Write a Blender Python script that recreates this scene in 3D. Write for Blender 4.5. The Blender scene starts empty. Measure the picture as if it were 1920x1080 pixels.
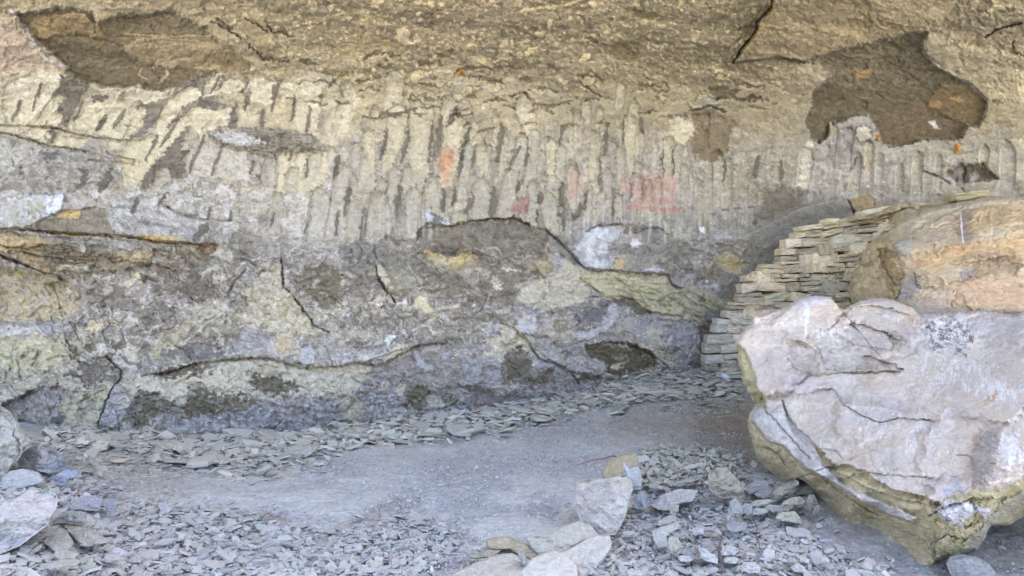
import bpy, math, random
import numpy as np
C = bpy.context.scene.collection
F = 1387.0; CAMZ = 1.65
# ---------------------------------------------------------------- camera, sky, sun
cam = bpy.data.cameras.new('camera'); co = bpy.data.objects.new('camera', cam); C.objects.link(co)
co.location = (0, 0, CAMZ); co.rotation_euler = (math.radians(90), 0, 0)
cam.sensor_width = 36.0; cam.lens = 36.0*F/1920; cam.clip_start = 0.1; cam.clip_end = 3000
sc = bpy.context.scene; sc.camera = co
SUN_EL, SUN_AZ = math.radians(58), math.radians(25)      # sun stands high behind the cliff, to the right
w = bpy.data.worlds.new('World'); sc.world = w; w.use_nodes = True
nt = w.node_tree; bg = nt.nodes['Background']
sky = nt.nodes.new('ShaderNodeTexSky'); sky.sky_type = 'NISHITA'; sky.sun_disc = False
sky.sun_elevation = SUN_EL; sky.sun_rotation = SUN_AZ; sky.air_density = 0.7; sky.dust_density = 5.0; sky.ozone_density = 0.5
nt.links.new(sky.outputs[0], bg.inputs[0]); bg.inputs[1].default_value = 0.14
sl = bpy.data.lights.new('sun', 'SUN'); sl.energy = 5.0; sl.angle = math.radians(0.5); sl.color = (1.0, .95, .86)
so = bpy.data.objects.new('sun', sl); C.objects.link(so)
so.rotation_euler = (math.radians(90)-SUN_EL, 0, math.pi-SUN_AZ)
sc.view_settings.view_transform = 'Standard'; sc.view_settings.look = 'None'
sc.view_settings.gamma = 1.0; sc.view_settings.exposure = 3.18
sc.render.engine = 'CYCLES'; sc.cycles.max_bounces = 6; sc.cycles.diffuse_bounces = 4
# ---------------------------------------------------------------- numeric helpers
rng = np.random.default_rng(7); random.seed(7)
def _hash(ix, iy, seed):
    h = (ix.astype(np.int64)*374761393 + iy.astype(np.int64)*668265263 + seed*2147483647) & 0xffffffff
    h = ((h ^ (h >> 13))*1274126177) & 0xffffffff
    return ((h ^ (h >> 16)) & 0xffff)/65535.0
def perlin(x, y, seed=0):
    x0 = np.floor(x); y0 = np.floor(y); fx = x-x0; fy = y-y0
    u = fx*fx*fx*(fx*(fx*6-15)+10); v = fy*fy*fy*(fy*(fy*6-15)+10)
    r = 0
    def g(dx, dy):
        a = _hash(x0+dx, y0+dy, seed)*2*math.pi
        return np.cos(a)*(fx-dx) + np.sin(a)*(fy-dy)
    n00, n10, n01, n11 = g(0,0), g(1,0), g(0,1), g(1,1)
    return ((n00*(1-u)+n10*u)*(1-v) + (n01*(1-u)+n11*u)*v)*1.45
def fbm(x, y, oct=4, seed=0, gain=.5, lac=2.03):
    s = 0; a = 1; t = 0
    for i in range(oct):
        s = s + a*perlin(x, y, seed+i*17); t += a; a *= gain; x = x*lac+3.1; y = y*lac+7.7
    return s/t*1.35
def ridged(x, y, oct=4, seed=0):
    s = 0; a = 1; t = 0
    for i in range(oct):
        s = s + a*(1-np.abs(perlin(x, y, seed+i*13))*2.2); t += a; a *= .5; x = x*2.1+1.3; y = y*2.1+4.4
    return s/t
def cells(x, y, seed=0):
    """F1, F2 and id of a jittered cell noise"""
    x0 = np.floor(x); y0 = np.floor(y)
    f1 = np.full(x.shape, 9.); f2 = np.full(x.shape, 9.); idv = np.zeros(x.shape)
    for dx in (-1,0,1):
        for dy in (-1,0,1):
            cx = x0+dx; cy = y0+dy
            d = np.hypot(cx+_hash(cx,cy,seed)-x, cy+_hash(cx,cy,seed+5)-y)
            n = d < f1
            f2 = np.where(n, f1, np.minimum(f2, d)); idv = np.where(n, _hash(cx,cy,seed+9), idv); f1 = np.where(n, d, f1)
    return f1, f2, idv
def plates(x, y, seed=0):
    """tilted facets that meet in crisp breaks: height and edge closeness"""
    x0 = np.floor(x); y0 = np.floor(y); f1 = np.full(x.shape, 9.); f2 = np.full(x.shape, 9.); h = np.zeros(x.shape)
    for dx in (-1,0,1):
        for dy in (-1,0,1):
            cx = x0+dx; cy = y0+dy; vx = x-cx-_hash(cx,cy,seed); vy = y-cy-_hash(cx,cy,seed+5); d = np.hypot(vx, vy); n = d < f1
            f2 = np.where(n, f1, np.minimum(f2, d)); f1 = np.where(n, d, f1)
            a = _hash(cx,cy,seed+9)*6.28; h = np.where(n, (np.cos(a)*vx+np.sin(a)*vy)+.5*_hash(cx,cy,seed+11), h)
    return h*ss(0, .22, f2-f1)-.10*(1-ss(0, .10, f2-f1)), f2-f1
def terrace(t, n=6., w=.16):
    k = np.floor(t*n); f = t*n-k; return (k+ss(0, w, f)+.25*f)/n, k
def ss(a, b, x):
    t = np.clip((x-a)/(b-a), 0, 1); return t*t*(3-2*t)
def lin(c):
    c = np.asarray(c, float)/255.
    return np.where(c <= .04045, c/12.92, ((c+.055)/1.055)**2.4)
class TPS:
    def __init__(s, pts, lam=0.0, scale=1.0):
        p = np.array(pts, float); s.sc = scale; s.p = p[:,:2]/scale; v = p[:,2]; n = len(p)
        K = s.U(s.p, s.p) + lam*np.eye(n); P = np.c_[np.ones(n), s.p]
        A = np.zeros((n+3, n+3)); A[:n,:n] = K; A[:n,n:] = P; A[n:,:n] = P.T
        sol = np.linalg.solve(A, np.r_[v, 0,0,0]); s.w = sol[:n]; s.a = sol[n:]
    def U(s, a, b):
        d2 = (a[:,None,0]-b[None,:,0])**2 + (a[:,None,1]-b[None,:,1])**2
        return .5*d2*np.log(d2+1e-12)
    def __call__(s, x, y):
        sh = np.shape(x); x = np.ravel(x)/s.sc; y = np.ravel(y)/s.sc
        r = s.a[0]+s.a[1]*x+s.a[2]*y
        for (qx, qy), wt in zip(s.p, s.w):
            d2 = (x-qx)**2+(y-qy)**2
            r = r + wt*.5*d2*np.log(d2+1e-12)
        return r.reshape(sh)
OFF = {0:(0,0,1),1:(0,0,3),2:(640,0,3),3:(1280,0,3),4:(0,360,3),5:(640,360,3),6:(1280,360,3),7:(0,720,3),8:(640,720,3),9:(1280,720,3),
       'E':(780,200,3.692),'S':(1300,360,3),'R':(1100,820,4.154),'L':(0,740,3.177)}
def Z(n, *pts):
    ox, oy, s = OFF[n]; return [(ox+x/s, oy+y/s) for x, y in pts]
def seg_dist(px, py, a, b):
    ax, ay = a; bx, by = b; dx = bx-ax; dy = by-ay
    t = np.clip(((px-ax)*dx+(py-ay)*dy)/(dx*dx+dy*dy+1e-9), 0, 1)
    return np.hypot(px-ax-t*dx, py-ay-t*dy), t
def poly_sd(px, py, poly):
    d = np.full(px.shape, 1e9); ins = np.zeros(px.shape, bool); n = len(poly)
    for i in range(n):
        a = poly[i]; b = poly[(i+1) % n]
        d = np.minimum(d, seg_dist(px, py, a, b)[0])
        if a[1] != b[1]:
            c = ((a[1] > py) != (b[1] > py)) & (px < (b[0]-a[0])*(py-a[1])/(b[1]-a[1])+a[0])
            ins ^= c
    return np.where(ins, d, -d)
def smooth_poly(poly, it=2):
    for _ in range(it):
        q = []
        for i in range(len(poly)):
            a = poly[i]; b = poly[(i+1) % len(poly)]
            q += [(.75*a[0]+.25*b[0], .75*a[1]+.25*b[1]), (.25*a[0]+.75*b[0], .25*a[1]+.75*b[1])]
        poly = q
    return poly
class Paint:
    """rock pigments and relief over a surface, traced in the picture's pixels"""
    def __init__(s, px, py, col):
        s.px = px.ravel(); s.py = py.ravel(); s.n = s.px.size
        s.col = np.array(col, float).reshape(-1,3)*np.ones((s.n,1)); s.h = np.zeros(s.n)
        s.w1x = fbm(s.px/26, s.py/26, 3, 101); s.w1y = fbm(s.px/26, s.py/26, 3, 202)
        s.w2x = fbm(s.px/7, s.py/7, 2, 303); s.w2y = fbm(s.px/7, s.py/7, 2, 404)
        s.w3x = perlin(s.px/2.6, s.py/2.6, 707); s.w3y = perlin(s.px/2.6, s.py/2.6, 808); s.k = 1.; s.k2 = 1.
        s.mot = fbm(s.px/18, s.py/18, 4, 505); s.mt2 = fbm(s.px/11+.4*s.w1x, s.py/7+.4*s.w1y, 4, 909, .6); s.fine = fbm(s.px/5, s.py/5, 2, 606)
    def box(s, pts, m):
        xs = [p[0] for p in pts]; ys = [p[1] for p in pts]
        return np.nonzero((s.px > min(xs)-m) & (s.px < max(xs)+m) & (s.py > min(ys)-m) & (s.py < max(ys)+m))[0]
    def patch(s, poly, c, rough=6, edge=1.5, h=0., hw=3., var=.12, op=1., rim=None, rimw=2.5, eat=0., two=None):
        i = s.box(poly, rough*2+edge+8)
        if not len(i): return
        X = s.px[i]+rough*(s.w1x[i]*1.1+.6*s.w2x[i])+min(rough,5)*.3*s.w3x[i]; Y = s.py[i]+rough*(s.w1y[i]*1.1+.6*s.w2y[i])+min(rough,5)*.3*s.w3y[i]
        sd = poly_sd(X, Y, poly)
        sd0 = sd; sd = sd + min(rough,8)*1.5*(s.mt2[i]+.35*s.fine[i])
        if eat: sd = sd - eat*ss(.0, .8, s.mot[i])*12
        m = ss(-edge, edge, sd)*op
        cc = lin(c)[None]*(1+1.3*var*s.mot[i]+.7*var*s.fine[i]-1.3*var*ss(.15,.4,s.mt2[i])+1.0*var*ss(.15,.4,-s.mt2[i]))[:,None]
        if two is not None:
            t = (ss(-.1, .25, s.mot[i]))[:,None]; cc = cc*(1-t)+lin(two)[None]*t
        s.col[i] = s.col[i]*(1-m[:,None]) + cc*m[:,None]
        if rim is not None:
            r = (np.exp(-((sd-rimw*.3)/rimw)**2)*.6)[:,None]; s.col[i] = s.col[i]*(1-r)+lin(rim)[None]*r
        if h: s.h[i] += h*s.k2*ss(-hw, hw, sd0+.35*(sd-sd0)*s.k)
    def line(s, pts, wd=2., h=-.05, c=None, rough=2.5, op=1., taper=True, soft=1.):
        i = s.box(pts, wd*3+rough*2+6)
        if not len(i): return
        X = s.px[i]+rough*(s.w1x[i]+.6*s.w2x[i]); Y = s.py[i]+rough*(s.w1y[i]+.6*s.w2y[i])
        d = np.full(len(i), 1e9); n = len(pts)-1; tt = np.zeros(len(i))
        for k in range(n):
            dd, t = seg_dist(X, Y, pts[k], pts[k+1]); u = dd < d
            tt = np.where(u, (k+t)/n, tt); d = np.minimum(d, dd)
        ww = wd*(.5+.5*s.k)*(.35+.65*np.sin(np.pi*np.clip(tt, .03, .97))**.5) if taper else wd
        ww = ww*(1+.35*s.fine[i])*(.55+.6*ss(-.3,.25,s.mot[i]))
        m = 1-ss(ww*.5, ww*.5+soft*1.4, d)
        s.h[i] += h*m*s.k
        if c is not None:
            mm = (m*op)[:,None]; s.col[i] = s.col[i]*(1-mm)+lin(c)[None]*mm
    def step(s, pts, h=.06, reach=40., rough=3.):
        """a ledge: the rock above the line stands out by h, dying out over reach"""
        i = s.box(pts, reach+8)
        X = s.px[i]+rough*(s.w1x[i]+.5*s.w2x[i]); Y = s.py[i]+rough*(s.w1y[i]+.6*s.w2y[i])
        xs = np.array([p[0] for p in pts]); ys = np.array([p[1] for p in pts]); o = np.argsort(xs)
        yl = np.interp(X, xs[o], ys[o]); dy = yl-Y; h = h*s.k
        e = ss(xs.min()-2, xs.min()+25, X)*(1-ss(xs.max()-25, xs.max()+2, X))
        s.h[i] += h*e*np.where(dy > 0, 1-ss(0, reach, dy), 0)*ss(-.5, 1.5, dy) - .35*h*e*np.where(dy <= 0, 1-ss(0, reach*.4, -dy), 0)
# ---------------------------------------------------------------- mesh and object helpers
def new_mesh(name, co, faces, smooth=True, col=None):
    me = bpy.data.meshes.new(name); co = np.asarray(co, np.float32)
    me.vertices.add(len(co)); me.vertices.foreach_set('co', co.ravel())
    if isinstance(faces, np.ndarray):
        nf, k = faces.shape; tot = np.full(nf, k, np.int32); flat = faces.ravel().astype(np.int32)
    else:
        tot = np.array([len(f) for f in faces], np.int32); flat = np.array([v for f in faces for v in f], np.int32); nf = len(tot)
    me.loops.add(len(flat)); me.loops.foreach_set('vertex_index', flat)
    me.polygons.add(nf); st = np.zeros(nf, np.int32); st[1:] = np.cumsum(tot)[:-1]
    me.polygons.foreach_set('loop_start', st); me.polygons.foreach_set('loop_total', tot)
    me.polygons.foreach_set('use_smooth', np.full(nf, bool(smooth)))
    me.update(calc_edges=True); me.validate()
    if col is not None:
        a = me.color_attributes.new('Col', 'FLOAT_COLOR', 'POINT')
        c4 = np.ones((len(co), 4), np.float32); c4[:,:3] = np.clip(col, 0, 1); a.data.foreach_set('color', c4.ravel())
    return me
def weather(P, amt=1., wsp=(190,188,184), drk=.8):
    """grain, salts and dark growth of the stone itself"""
    x, y = P.px, P.py; g = fbm(x/3.2, y/2.6, 3, 1201, .65)
    zone = ss(-.25, .35, fbm(x/90, y/50, 3, 1202))
    w = ss(.60, .95, ridged(x/28+.8*P.w1x, y/17+.8*P.w1y, 5, 1203))*zone*.30*amt
    P.col[:] = P.col*(1-w[:,None])+lin(wsp)[None]*w[:,None]
    d = ss(.16, .42, fbm(x/13+.5*P.w1x, y/8, 4, 1204, .6))*.30*amt; P.col[:] = P.col*(1-d*drk)[:,None]
    l = ss(.20, .45, fbm(x/11+9, y/8+.5*P.w1y, 4, 1205, .6))*.22*amt; P.col[:] = P.col*(1+l)[:,None]
    P.col[:] = P.col*(1+amt*g*(.08+.17*zone))[:,None]
    P.h[:] = P.h+.006*amt*fbm(x/9, y/6, 3, 1206)+.004*amt*g
def link(name, me, mat, parent=None, loc=None):
    o = bpy.data.objects.new(name, me); C.objects.link(o)
    if mat and not me.materials: me.materials.append(mat)
    if parent: o.parent = parent
    if loc is not None: o.location = loc
    return o
def tag(o, label=None, cat=None, group=None, kind=None):
    kind = kind or ('thing' if cat else None)
    for k, v in (('label', label), ('category', cat), ('group', group), ('kind', kind)):
        if v: o[k] = v
    return o
def empty(name, loc):
    o = bpy.data.objects.new(name, None); C.objects.link(o); o.location = loc; o.empty_display_size = .1; return o
def grid_faces(nr, nc, wrap=False):
    r = np.arange(nr-1)[:,None]; c = np.arange(nc if wrap else nc-1)[None]; c2 = (c+1) % nc
    a = r*nc+c; b = r*nc+c2; d = (r+1)*nc+c; e = (r+1)*nc+c2
    return np.stack([a+0*b, b, e, d], -1).reshape(-1, 4)
def unproj(px, py, D):
    return np.stack([(px-960)/F*D, D, CAMZ-(py-540)/F*D], -1)
# ---------------------------------------------------------------- materials
def rock_material(name, base=None, bump=.5, scale=1.0, rand=0., contrast=.25, rough=.92, warm=None):
    m = bpy.data.materials.new(name); m.use_nodes = True; t = m.node_tree; N = t.nodes; L = t.links
    b = N['Principled BSDF']; b.inputs['Roughness'].default_value = rough
    b.inputs['Specular IOR Level'].default_value = .25
    tc = N.new('ShaderNodeTexCoord'); pos = tc.outputs['Object']
    def noise(s, d, r=.6):
        n = N.new('ShaderNodeTexNoise'); n.inputs['Scale'].default_value = s*scale; n.inputs['Detail'].default_value = d
        n.inputs['Roughness'].default_value = r; L.new(pos, n.inputs['Vector']); return n.outputs['Fac']
    if base is None:
        at = N.new('ShaderNodeAttribute'); at.attribute_name = 'Col'; src = at.outputs['Color']
    else:
        rgb = N.new('ShaderNodeRGB'); rgb.outputs[0].default_value = (*lin(base), 1); src = rgb.outputs[0]
    def mulmap(fac, lo, hi, src, a=.3, c=.7):
        mr = N.new('ShaderNodeMapRange'); mr.inputs['From Min'].default_value = a; mr.inputs['From Max'].default_value = c
        mr.inputs['To Min'].default_value = lo; mr.inputs['To Max'].default_value = hi; L.new(fac, mr.inputs['Value'])
        mx = N.new('ShaderNodeVectorMath'); mx.operation = 'SCALE'; L.new(src, mx.inputs[0]); L.new(mr.outputs[0], mx.inputs['Scale']); return mx.outputs[0]
    n1 = noise(22, 8, .7); n2 = noise(90, 4, .7)
    src = mulmap(n1, 1-contrast, 1+contrast, src); src = mulmap(n2, 1-contrast*.8, 1+contrast*.8, src)
    if rand:
        oi = N.new('ShaderNodeObjectInfo'); src = mulmap(oi.outputs['Random'], 1-rand, 1+rand, src, 0, 1)
    L.new(src, b.inputs['Base Color'])
    n3 = noise(9, 10, .68); v = N.new('ShaderNodeTexVoronoi'); v.feature = 'DISTANCE_TO_EDGE'; v.inputs['Scale'].default_value = 14*scale
    mp = N.new('ShaderNodeMapping'); mp.inputs['Scale'].default_value = (1, 1, 2.2)
    nz = N.new('ShaderNodeTexNoise'); nz.inputs['Scale'].default_value = 5*scale; L.new(pos, nz.inputs['Vector'])
    ad = N.new('ShaderNodeMixRGB'); ad.blend_type = 'ADD'; ad.inputs[0].default_value = .12; L.new(pos, ad.inputs[1]); L.new(nz.outputs['Color'], ad.inputs[2])
    L.new(ad.outputs[0], mp.inputs['Vector']); L.new(mp.outputs[0], v.inputs['Vector'])
    cr = N.new('ShaderNodeMapRange'); cr.inputs['From Max'].default_value = .03; cr.inputs['To Min'].default_value = 0; cr.inputs['To Max'].default_value = .06; L.new(v.outputs['Distance'], cr.inputs['Value'])
    su = N.new('ShaderNodeMath'); su.operation = 'ADD'; L.new(n3, su.inputs[0]); L.new(cr.outputs[0], su.inputs[1])
    bp = N.new('ShaderNodeBump'); bp.inputs['Strength'].default_value = bump; bp.inputs['Distance'].default_value = .03/scale**.5; L.new(su.outputs[0], bp.inputs['Height'])
    bp2 = N.new('ShaderNodeBump'); bp2.inputs['Strength'].default_value = bump*.7; bp2.inputs['Distance'].default_value = .006; L.new(n2, bp2.inputs['Height']); L.new(bp.outputs[0], bp2.inputs['Normal'])
    L.new(bp2.outputs[0], b.inputs['Normal'])
    return m
M_CLIFF = rock_material('weathered_sandstone', bump=.75, contrast=.17)
M_GROUND = rock_material('trodden_dust', bump=.45, contrast=.12, scale=2.2)
M_BOULDER = rock_material('boulder_rock', bump=.8, contrast=.15)
M_CHIP = rock_material('slate_shard', bump=.35, contrast=.14, scale=3.0)
# ================================================================ THE ROCK FACE
CRE=(188,181,157); CR2=(178,173,152); CRG=(176,173,160); DK=(112,106,94); DK2=(126,122,113); BRN=(108,98,74); OLI=(104,97,74)
LAV=(172,171,178); LAVD=(146,145,150); WH=(208,208,212); TAN=(182,164,126); GRY=(140,137,128)
Dc_pts = [(-1200,800,9.6),(-300,800,9.2),(60,795,8.8),(250,815,8.4),(450,810,8.55),(640,800,8.8),(900,770,9.6),(1100,735,10.3),(1310,690,11.3),(1500,650,12.0),(1920,640,12.6),(2600,640,12.8),
 (0,430,8.55),(300,450,8.8),(640,440,9.15),(1000,420,9.8),(1300,430,10.8),(1600,400,11.4),(1920,380,11.5),(2600,380,11.5),(-300,430,8.6),(-1200,430,8.8),
 (0,560,8.95),(300,620,8.65),(640,620,8.9),(1000,600,9.6),(1250,600,10.8),
 (0,200,8.2),(300,180,8.6),(640,180,8.8),(1000,180,9.3),(1300,200,10.0),(1700,250,10.7),(1920,250,10.7),(-1200,200,8.2),(2600,200,10.7),
 (0,0,7.3),(500,0,7.35),(1000,0,7.5),(1500,0,8.1),(1920,0,8.5),(-1200,0,7.3),(2600,0,8.6),(0,300,8.5),(640,310,9.1),(1000,300,9.7),
 (0,-160,6.4),(1000,-160,6.5),(1920,-160,7.2),(60,1050,8.8),(900,1050,9.6),(1900,1050,12.6)]
Dc = TPS(Dc_pts, lam=.02, scale=500.)
fine = 1.6
pxs = np.r_[np.linspace(-2600,-200,50)[:-1], np.linspace(-200,-10,60)[:-1], np.arange(-10, 1931, fine), np.linspace(1932,2150,60), np.linspace(2200,4400,45)]
pys = np.r_[np.linspace(-160,-8,40)[:-1], np.arange(-8, 842, fine), np.linspace(845, 1050, 16)]
NR, NC = len(pys), len(pxs)
PX, PY = np.meshgrid(pxs, pys)
D = Dc(np.clip(PX, -400, 2300), np.clip(PY,-160,1050))
P = Paint(PX, PY, (0,0,0)); P.k = .78; px, py = P.px, P.py
# --- broad colour of the weathered stone
zc = [(0,0,155,145,118),(100,200,180,170,142),(400,30,152,142,114),(700,50,142,132,106),(1000,50,140,130,107),(1300,80,132,124,99),(1500,50,138,128,100),(1850,40,138,130,107),(600,170,168,158,128),
 (900,200,168,159,132),(1200,180,152,144,117),(1400,200,157,148,122),(1400,320,154,150,135),(1600,320,156,154,146),(1880,200,162,153,124),(1880,300,166,162,148),
 (100,300,150,148,138),(300,330,160,155,138),(500,350,172,167,152),(700,350,160,156,142),(1000,330,160,156,142),(1250,350,160,156,150),(50,390,170,165,158),(300,400,166,164,160),(600,420,172,168,160),
 (900,430,158,153,140),(1500,430,142,139,134),(200,500,132,128,118),(500,500,134,131,124),(800,500,127,124,114),(1150,480,160,160,166),(1300,480,144,142,138),(200,600,130,128,122),(500,600,140,138,127),
 (800,600,138,136,126),(1100,600,145,143,144),(1250,600,152,152,158),(50,700,160,157,142),(300,750,130,127,120),(500,780,118,116,116),(800,700,138,135,136),(1000,700,142,140,146),(1200,680,138,135,133),(1900,600,150,148,140)]
ws = np.zeros(P.n); cs = np.zeros((P.n,3))
for x, y, r, g, b in zc:
    wt = 1/((((px-x)+30*P.w1x)/260)**2+(((py-y)+25*P.w1y)/130)**2+.04)**2; ws += wt; cs += wt[:,None]*lin((r,g,b))[None]
P.col[:] = cs/ws[:,None]
P.col *= (1+.14*fbm(px/60, py/30, 4, 1)+.10*P.fine)[:,None]
# relief of the mass: billows, bedding, grain
P.h += .06*fbm(px/170, py/90, 4, 2)+.020*fbm(px/40, py/22, 3, 3)+.006*P.fine
def flaking(mask, tx, ty, amp, n, seed, tone=.06):
    t, k = terrace(fbm(px/tx+.16*P.w1x, (py-.12*px)/ty+.16*P.w1y, 3, seed, .42)+2.+.012*P.w2x, n)
    P.h[:] = P.h+amp*(t-2.)*mask; P.col[:] = P.col*(1+tone*2*(_hash(k, k*0, seed)-.5)*mask)[:,None]
zl = ss(420, 460, py); zt = 1-ss(150, 200, py)
flaking(zl, 190, 80, .15, 5., 81, .07); flaking(zl, 80, 44, .03, 4., 82, .04); flaking(zt, 190, 60, .12, 5., 83, .08); flaking(zt, 70, 30, .025, 4., 84, .05); flaking((1-zl)*(1-zt)*(1-ss(380,560,px)), 130, 46, .07, 5., 85)
ph_, pe_ = plates(px/62+.45*P.w1x, py/40+.45*P.w1y, 86); P.h += .04*ph_*(zl+.7*zt)
ph2_, _e = plates(px/30+.4*P.w1x, py/18+.4*P.w1y, 87); P.h += .014*ph2_*(zl+.8*zt)*ss(-.2,.2,fbm(px/120,py/70,2,88))
low = ss(425, 470, py+12*P.w1y); topz = 1-ss(120, 190, py); band = (1-low)*(1-topz)
def mott(f, lo, hi, mask, c, h, k=1., ew=1.):
    m = ss(lo, hi, f)*mask*k
    P.col[:] = P.col*(1-m[:,None]) + (lin(c)[None]*(1+.10*P.mot+.06*P.fine)[:,None])*m[:,None]; P.h[:] = P.h + h*m
n1 = fbm(px/55+.5*P.w1x, py/32+.5*P.w1y, 6, 11, gain=.6); n2 = fbm(px/70+.6*P.w2x, py/26, 6, 12, gain=.62)
n3 = ridged(px/46+.8*P.w1x, py/34+.8*P.w1y, 5, 13); n4 = fbm(px/24, py/16, 5, 14, gain=.6); n5 = fbm(px/150, py/90, 3, 15)
mott(n2, .12, .17, low, (116,112,104), -.012, .75)
mott(n1, .26, .30, low*ss(-.5,.3,n5+.2), CRG, .012, .85)
mott(n4, .34, .40, low, (184,182,172), .004, .55)
mott(n3, .52, .8, low, (176,175,180), .006, .7)
mott(n3, .72, .85, low*ss(.0,.3,n4), WH, .004, .6)
mott(n4, .18, .24, topz, (118,107,83), -.008, .55); mott(n1, .33, .37, topz, (176,163,126), .012, .7); mott(n5, -.1, .3, topz*ss(500,620,px), (124,114,92), 0, .55)
mott(fbm(px/9,py/7,3,18), .30,.42, topz*ss(350,520,px), (184,172,136), .005, .7)
mott(n3, .62, .85, topz, (112,101,78), -.008, .45)
mott(fbm(px/20+.5*P.w1x, py/50, 4, 21), .05, .16, band*ss(430,520,px)*ss(170,250,py)*(1-.7*ss(1400,1480,px)), (122,117,106), .012, .45)
mott(fbm(px/17+.3*P.w1x, py/60, 4, 22), .12, .28, band*ss(560,640,px)*ss(200,300,py)*(1-.6*ss(1280,1340,px)), (186,182,164), -.006, .6)
mott(n4, .22, .30, band, (120,114,100), -.006, .45); mott(n3, .6, .85, band*ss(230,300,py), (188,187,186), .004, .55)
mott(fbm(px/30+P.w1x, py/14+P.w1y, 5, 24, .62), .12, .17, ss(320,345,py+.1*px)*(1-low)*(1-ss(450,640,px)), (122,120,116), -.012, .6); mott(fbm(px/34, py/13+P.w1y, 5, 25, .62), .12, .17, ss(300,345,py)*(1-low)*(1-ss(600,700,px)), (196,195,196), .01, .6)
mott(n1, .16, .22, band*(1-ss(480,620,px))*(1-ss(230,280,py-.12*px)), CRE, .012, .6)
# random cream and dark flecks, denser on the ceiling
def blob(x, y, rx, ry, c, h, ang=0., ring=None, op=1.):
    R = max(rx, ry)*1.5+3
    c0, c1 = np.searchsorted(pxs, (x-R, x+R)); r0, r1 = np.searchsorted(pys, (y-R, y+R))
    if c1-c0 < 2 or r1-r0 < 2: return
    idx = (np.arange(r0, r1)[:,None]*NC+np.arange(c0, c1)[None]).ravel()
    X = px[idx]-x+rx*.45*P.w2x[idx]; Y = py[idx]-y+ry*.45*P.w2y[idx]; ca, sa = math.cos(ang), math.sin(ang)
    q = np.hypot((X*ca+Y*sa)/rx, (-X*sa+Y*ca)/ry)
    m = (1-ss(.85, 1.1, q))*op
    if ring is not None:
        r = (np.exp(-((q-1.1)/.18)**2)*.8*op)[:,None]; P.col[idx] = P.col[idx]*(1-r)+lin(ring)[None]*r
    P.col[idx] = P.col[idx]*(1-m[:,None])+lin(c)[None]*m[:,None]; P.h[idx] += h*m
for k in range(950):
    x = rng.uniform(440, 1500); y = rng.uniform(-10, 190)
    if rng.random() < abs(x-950)/1100: continue
    r = 1.0+rng.exponential(1.7); r = min(r, 10)
    blob(x, y, r*rng.uniform(1,1.6), r, tuple(np.array((184,172,136))*rng.uniform(.9,1.06)), .004+.001*r, rng.uniform(0,3), (104,95,74) if r > 3 else None, .85)
for k in range(500):
    x = rng.uniform(400, 1900); y = rng.uniform(0, 200); r = min(1+rng.exponential(1.8), 8)
    blob(x, y, r*rng.uniform(1,2), r*.8, (98,90,70), -.01, rng.uniform(-.4,.4), None, .7)
for k in range(900):
    x = rng.uniform(0, 1920); y = rng.uniform(180, 800); r = min(.8+rng.exponential(1.0), 5)
    blob(x, y, r, r*.8, (196,192,178) if rng.random()<.7 else (104,100,92), .003, 0, None, .75)
# --- left upper quarter
A = lambda n, pts, c, **k: P.patch(Z(n, *pts), c, **k)
A(1, [(-60,130),(60,110),(130,200),(180,300),(330,360),(240,420),(120,400),(-60,420)], (166,150,132), rough=8, edge=4)
A(1, [(95,80),(200,70),(330,50),(420,45),(520,80),(560,130),(700,80),(800,90),(960,60),(1060,110),(1160,150),(1230,250),(1330,290),(1420,380),(1250,410),(1150,430),(1000,490),(870,515),(820,500),(780,475),(700,490),(560,480),(470,450),(380,410),(380,370),(320,320),(300,280),(240,260),(180,190),(110,130)],
  (114,105,84), rough=4, edge=1.2, h=-.16, hw=5, var=.10, rim=(182,170,138), rimw=1.2)
A(1, [(160,130),(240,90),(450,60),(560,140),(600,220),(480,210),(400,190),(330,200),(240,220),(180,190)], (140,124,92), rough=4, edge=5, h=.05)
A(1, [(690,265),(780,220),(900,200),(1200,240),(1400,330),(1400,400),(1280,400),(1150,400),(950,380),(880,375),(760,330)], (146,133,104), rough=3, edge=2, h=.06, rim=(170,158,128), rimw=1.)
P.line(Z(1,(340,175),(420,205),(600,225),(690,260),(900,230),(1100,240),(1220,250)), 2, -.03); P.line(Z(1,(700,190),(900,205),(1180,200)), 2, -.02, (160,146,112))
P.line(Z(1,(930,380),(945,420),(890,470)), 2.5, .01, (172,160,128)); P.line(Z(1,(800,380),(780,420),(830,450)), 2, .01, (165,152,122))
A(1, [(1400,100),(1500,90),(1560,170),(1500,330),(1440,260),(1380,200)], (150,138,108), rough=9, edge=3, h=.03)
for n_, pts in ((1,[(1380,105),(1450,140),(1500,180)]),(1,[(1220,110),(1290,150),(1360,220)]),(1,[(1400,250),(1480,330),(1620,340)]),(1,[(1180,130),(1290,160)]),(1,[(1500,120),(1530,180),(1660,210)])):
    P.line(Z(n_, *pts), 3.5, -.06, (104,94,74), rough=5)
P.line(Z(1,(60,60),(130,140),(190,240),(260,330),(380,380)), 7, .03, (186,182,176), rough=7, op=.7)
gray_ur = (118,112,100)
A(1, [(330,420),(460,450),(520,490),(430,600),(380,720),(250,710),(300,600),(270,540)], gray_ur, rough=5, edge=1.5, h=.02)
A(1, [(690,500),(860,515),(1000,490),(1150,430),(1250,420),(1200,560),(1100,620),(940,640),(820,690),(740,720),(760,590),(640,520)], (126,120,106), rough=6, edge=2, h=.015)
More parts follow.
